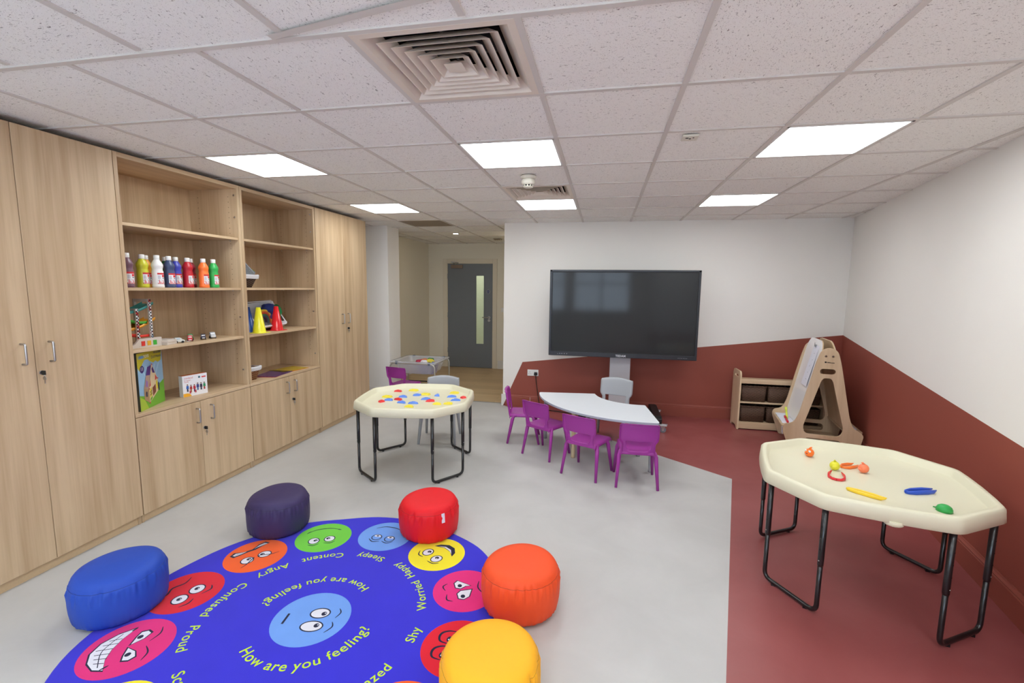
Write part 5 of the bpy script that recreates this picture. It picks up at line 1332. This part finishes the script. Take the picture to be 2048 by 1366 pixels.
    mo = [(-.60, -.50), (-.52, -.64), (-.30, -.62), (-.04, -.48), (.2, -.50), (.46, -.64), (.62, -.54), (.56, -.40), (.34, -.40), (.1, -.42), (-.1, -.40), (-.34, -.46)]
    F.poly([(x*1.07, -.51+(y+.51)*1.28) for x, y in mo], RK)
    F.poly([(-.57, -.50), (-.5, -.60), (-.32, -.58), (-.10, -.47), (-.34, -.48)], RWt); F.poly([(.14, -.46), (.46, -.59), (.58, -.53), (.54, -.44), (.34, -.43)], RWt); F.stroke([(-.52, -.54), (-.1, -.46)], .02); F.stroke([(.16, -.48), (.56, -.50)], .02)
    # confused, red left
    lay[0] = Z; F = Face(177.5, RD, R0, Rd); F.eye(-.18, .20, .20, .19, -.02, -.03, .2); F.eye(.34, .12, .20, .19, .0, -.02, -.1)
    F.stroke([(-.46, .46), (-.30, .60), (-.04, .52)], .05); F.stroke([(.2, .48), (.42, .52), (.62, .40)], .05); F.stroke([(-.6, -.50), (-.3, -.42), (0, -.56), (.3, -.44), (.6, -.60)], .06)
    # proud, pink left
    lay[0] = Z; F = Face(-154, RD, R0*1.03, Pk)
    for s_, u in ((-1, -.30), (1, .26)):
        q = [(u-s_*.22, .02), (u-s_*.06, .24), (u+s_*.12, .32), (u+s_*.22, .22), (u+s_*.20, .08), (u+s_*.04, .04)]
        q2 = [(u+(x-u)*1.22, .16+(y-.16)*1.3) for x, y in q]
        if s_ < 0: q = q[::-1]; q2 = q2[::-1]
        F.poly(q2, RK); F.poly(q, RWt); F.disc(u+s_*.02, .12, .07, .07, RK, 12); F.stroke([(u-s_*.20, .42), (u+s_*.05, .56), (u+s_*.3, .52)], .04)
    MS_ = 1.12
    g_ = [(-.62, -.16), (-.3, -.30), (0, -.36), (.3, -.34), (.62, -.22), (.56, -.44), (.34, -.64), (.05, -.74), (-.24, -.68), (-.48, -.46)]; g_ = [(x*MS_, (y+.42)*MS_-.42) for x, y in g_]
    F.poly([(x*1.07, -.44+(y+.44)*1.12) for x, y in g_], RK); F.poly(g_, RWt)
    F.stroke([(-.54, -.36), (-.2, -.50), (.1, -.54), (.58, -.36)], .02, None, False)
    for u in (-.36, -.2, -.03, .14, .3, .46): F.stroke([(u, -.27-.07*(1-abs(u)*1.6)), (u*.92, -.72+.42*abs(u))], .02, None, False)
    F.stroke([(-.70, -.10), (-.6, -.2)], .05); F.stroke([(.56, -.14), (.68, -.28)], .05)
    # remaining faces, mostly out of the picture
    for d, m in ((-124, Ye), (-94, Lb), (-64, Gr)):
        lay[0] = Z; F = Face(d, RD, R0, m); F.eye(-.25, .18); F.eye(.28, .18)
    # centre face
    lay[0] = Z; F = Face(0, 0, .186, Lb, up=12)
    F.eye(-.18, .16, .165, .24, .02, .11, .0); F.eye(.30, .12, .165, .27, -.03, .12, -.05); F.stroke([(-.36, .62), (-.20, .70), (.0, .62)], .035); F.stroke([(.14, .60), (.32, .66), (.52, .52)], .035); F.stroke([(-.16, -.66), (.22, -.68)], .06, None, False)
    # lettering
    lay[0] = Z+.0002
    def arc_text(s_, mid, rb, size, fat=.0009):
        me = text_mesh(s_, size, 0, 'LEFT', 1.06, 0, fat); xs_ = [v.co.x for v in me.vertices]; x0, x1 = min(xs_), max(xs_)
        k = b.mi(RT); a_ = math.radians(mid); vs = []
        for v in me.vertices:
            a = a_+(v.co.x-(x0+x1)/2)/(rb-.02); r = rb-v.co.y; vs.append(b.bm.verts.new((RC[0]+r*math.cos(a), RC[1]+r*math.sin(a), lay[0])))
        for p in me.polygons:
            try: b.bm.faces.new([vs[i] for i in p.vertices]).material_index = k
            except ValueError: pass
    for s_, m_ in (('Angry', 147), ('Content', 118), ('Sleepy', 87), ('Happy', 58.5), ('Worried', 31), ('Shy', .5), ('Amazed', -32), ('Confused', 177), ('Proud', -153.5), ('Scared', -121)):
        arc_text(s_, m_, .556, .066, .0006)
    arc_text('How are you feeling?', -62.8, .315, .072, .0007); arc_text('How are you feeling?', 116.5, .315, .066, .0006)
faces()
rug = b.build('round_rug', keep=True)
tag(rug, 'round royal blue rug with coloured cartoon feeling faces and lime lettering', 'rug')
bm_ = None
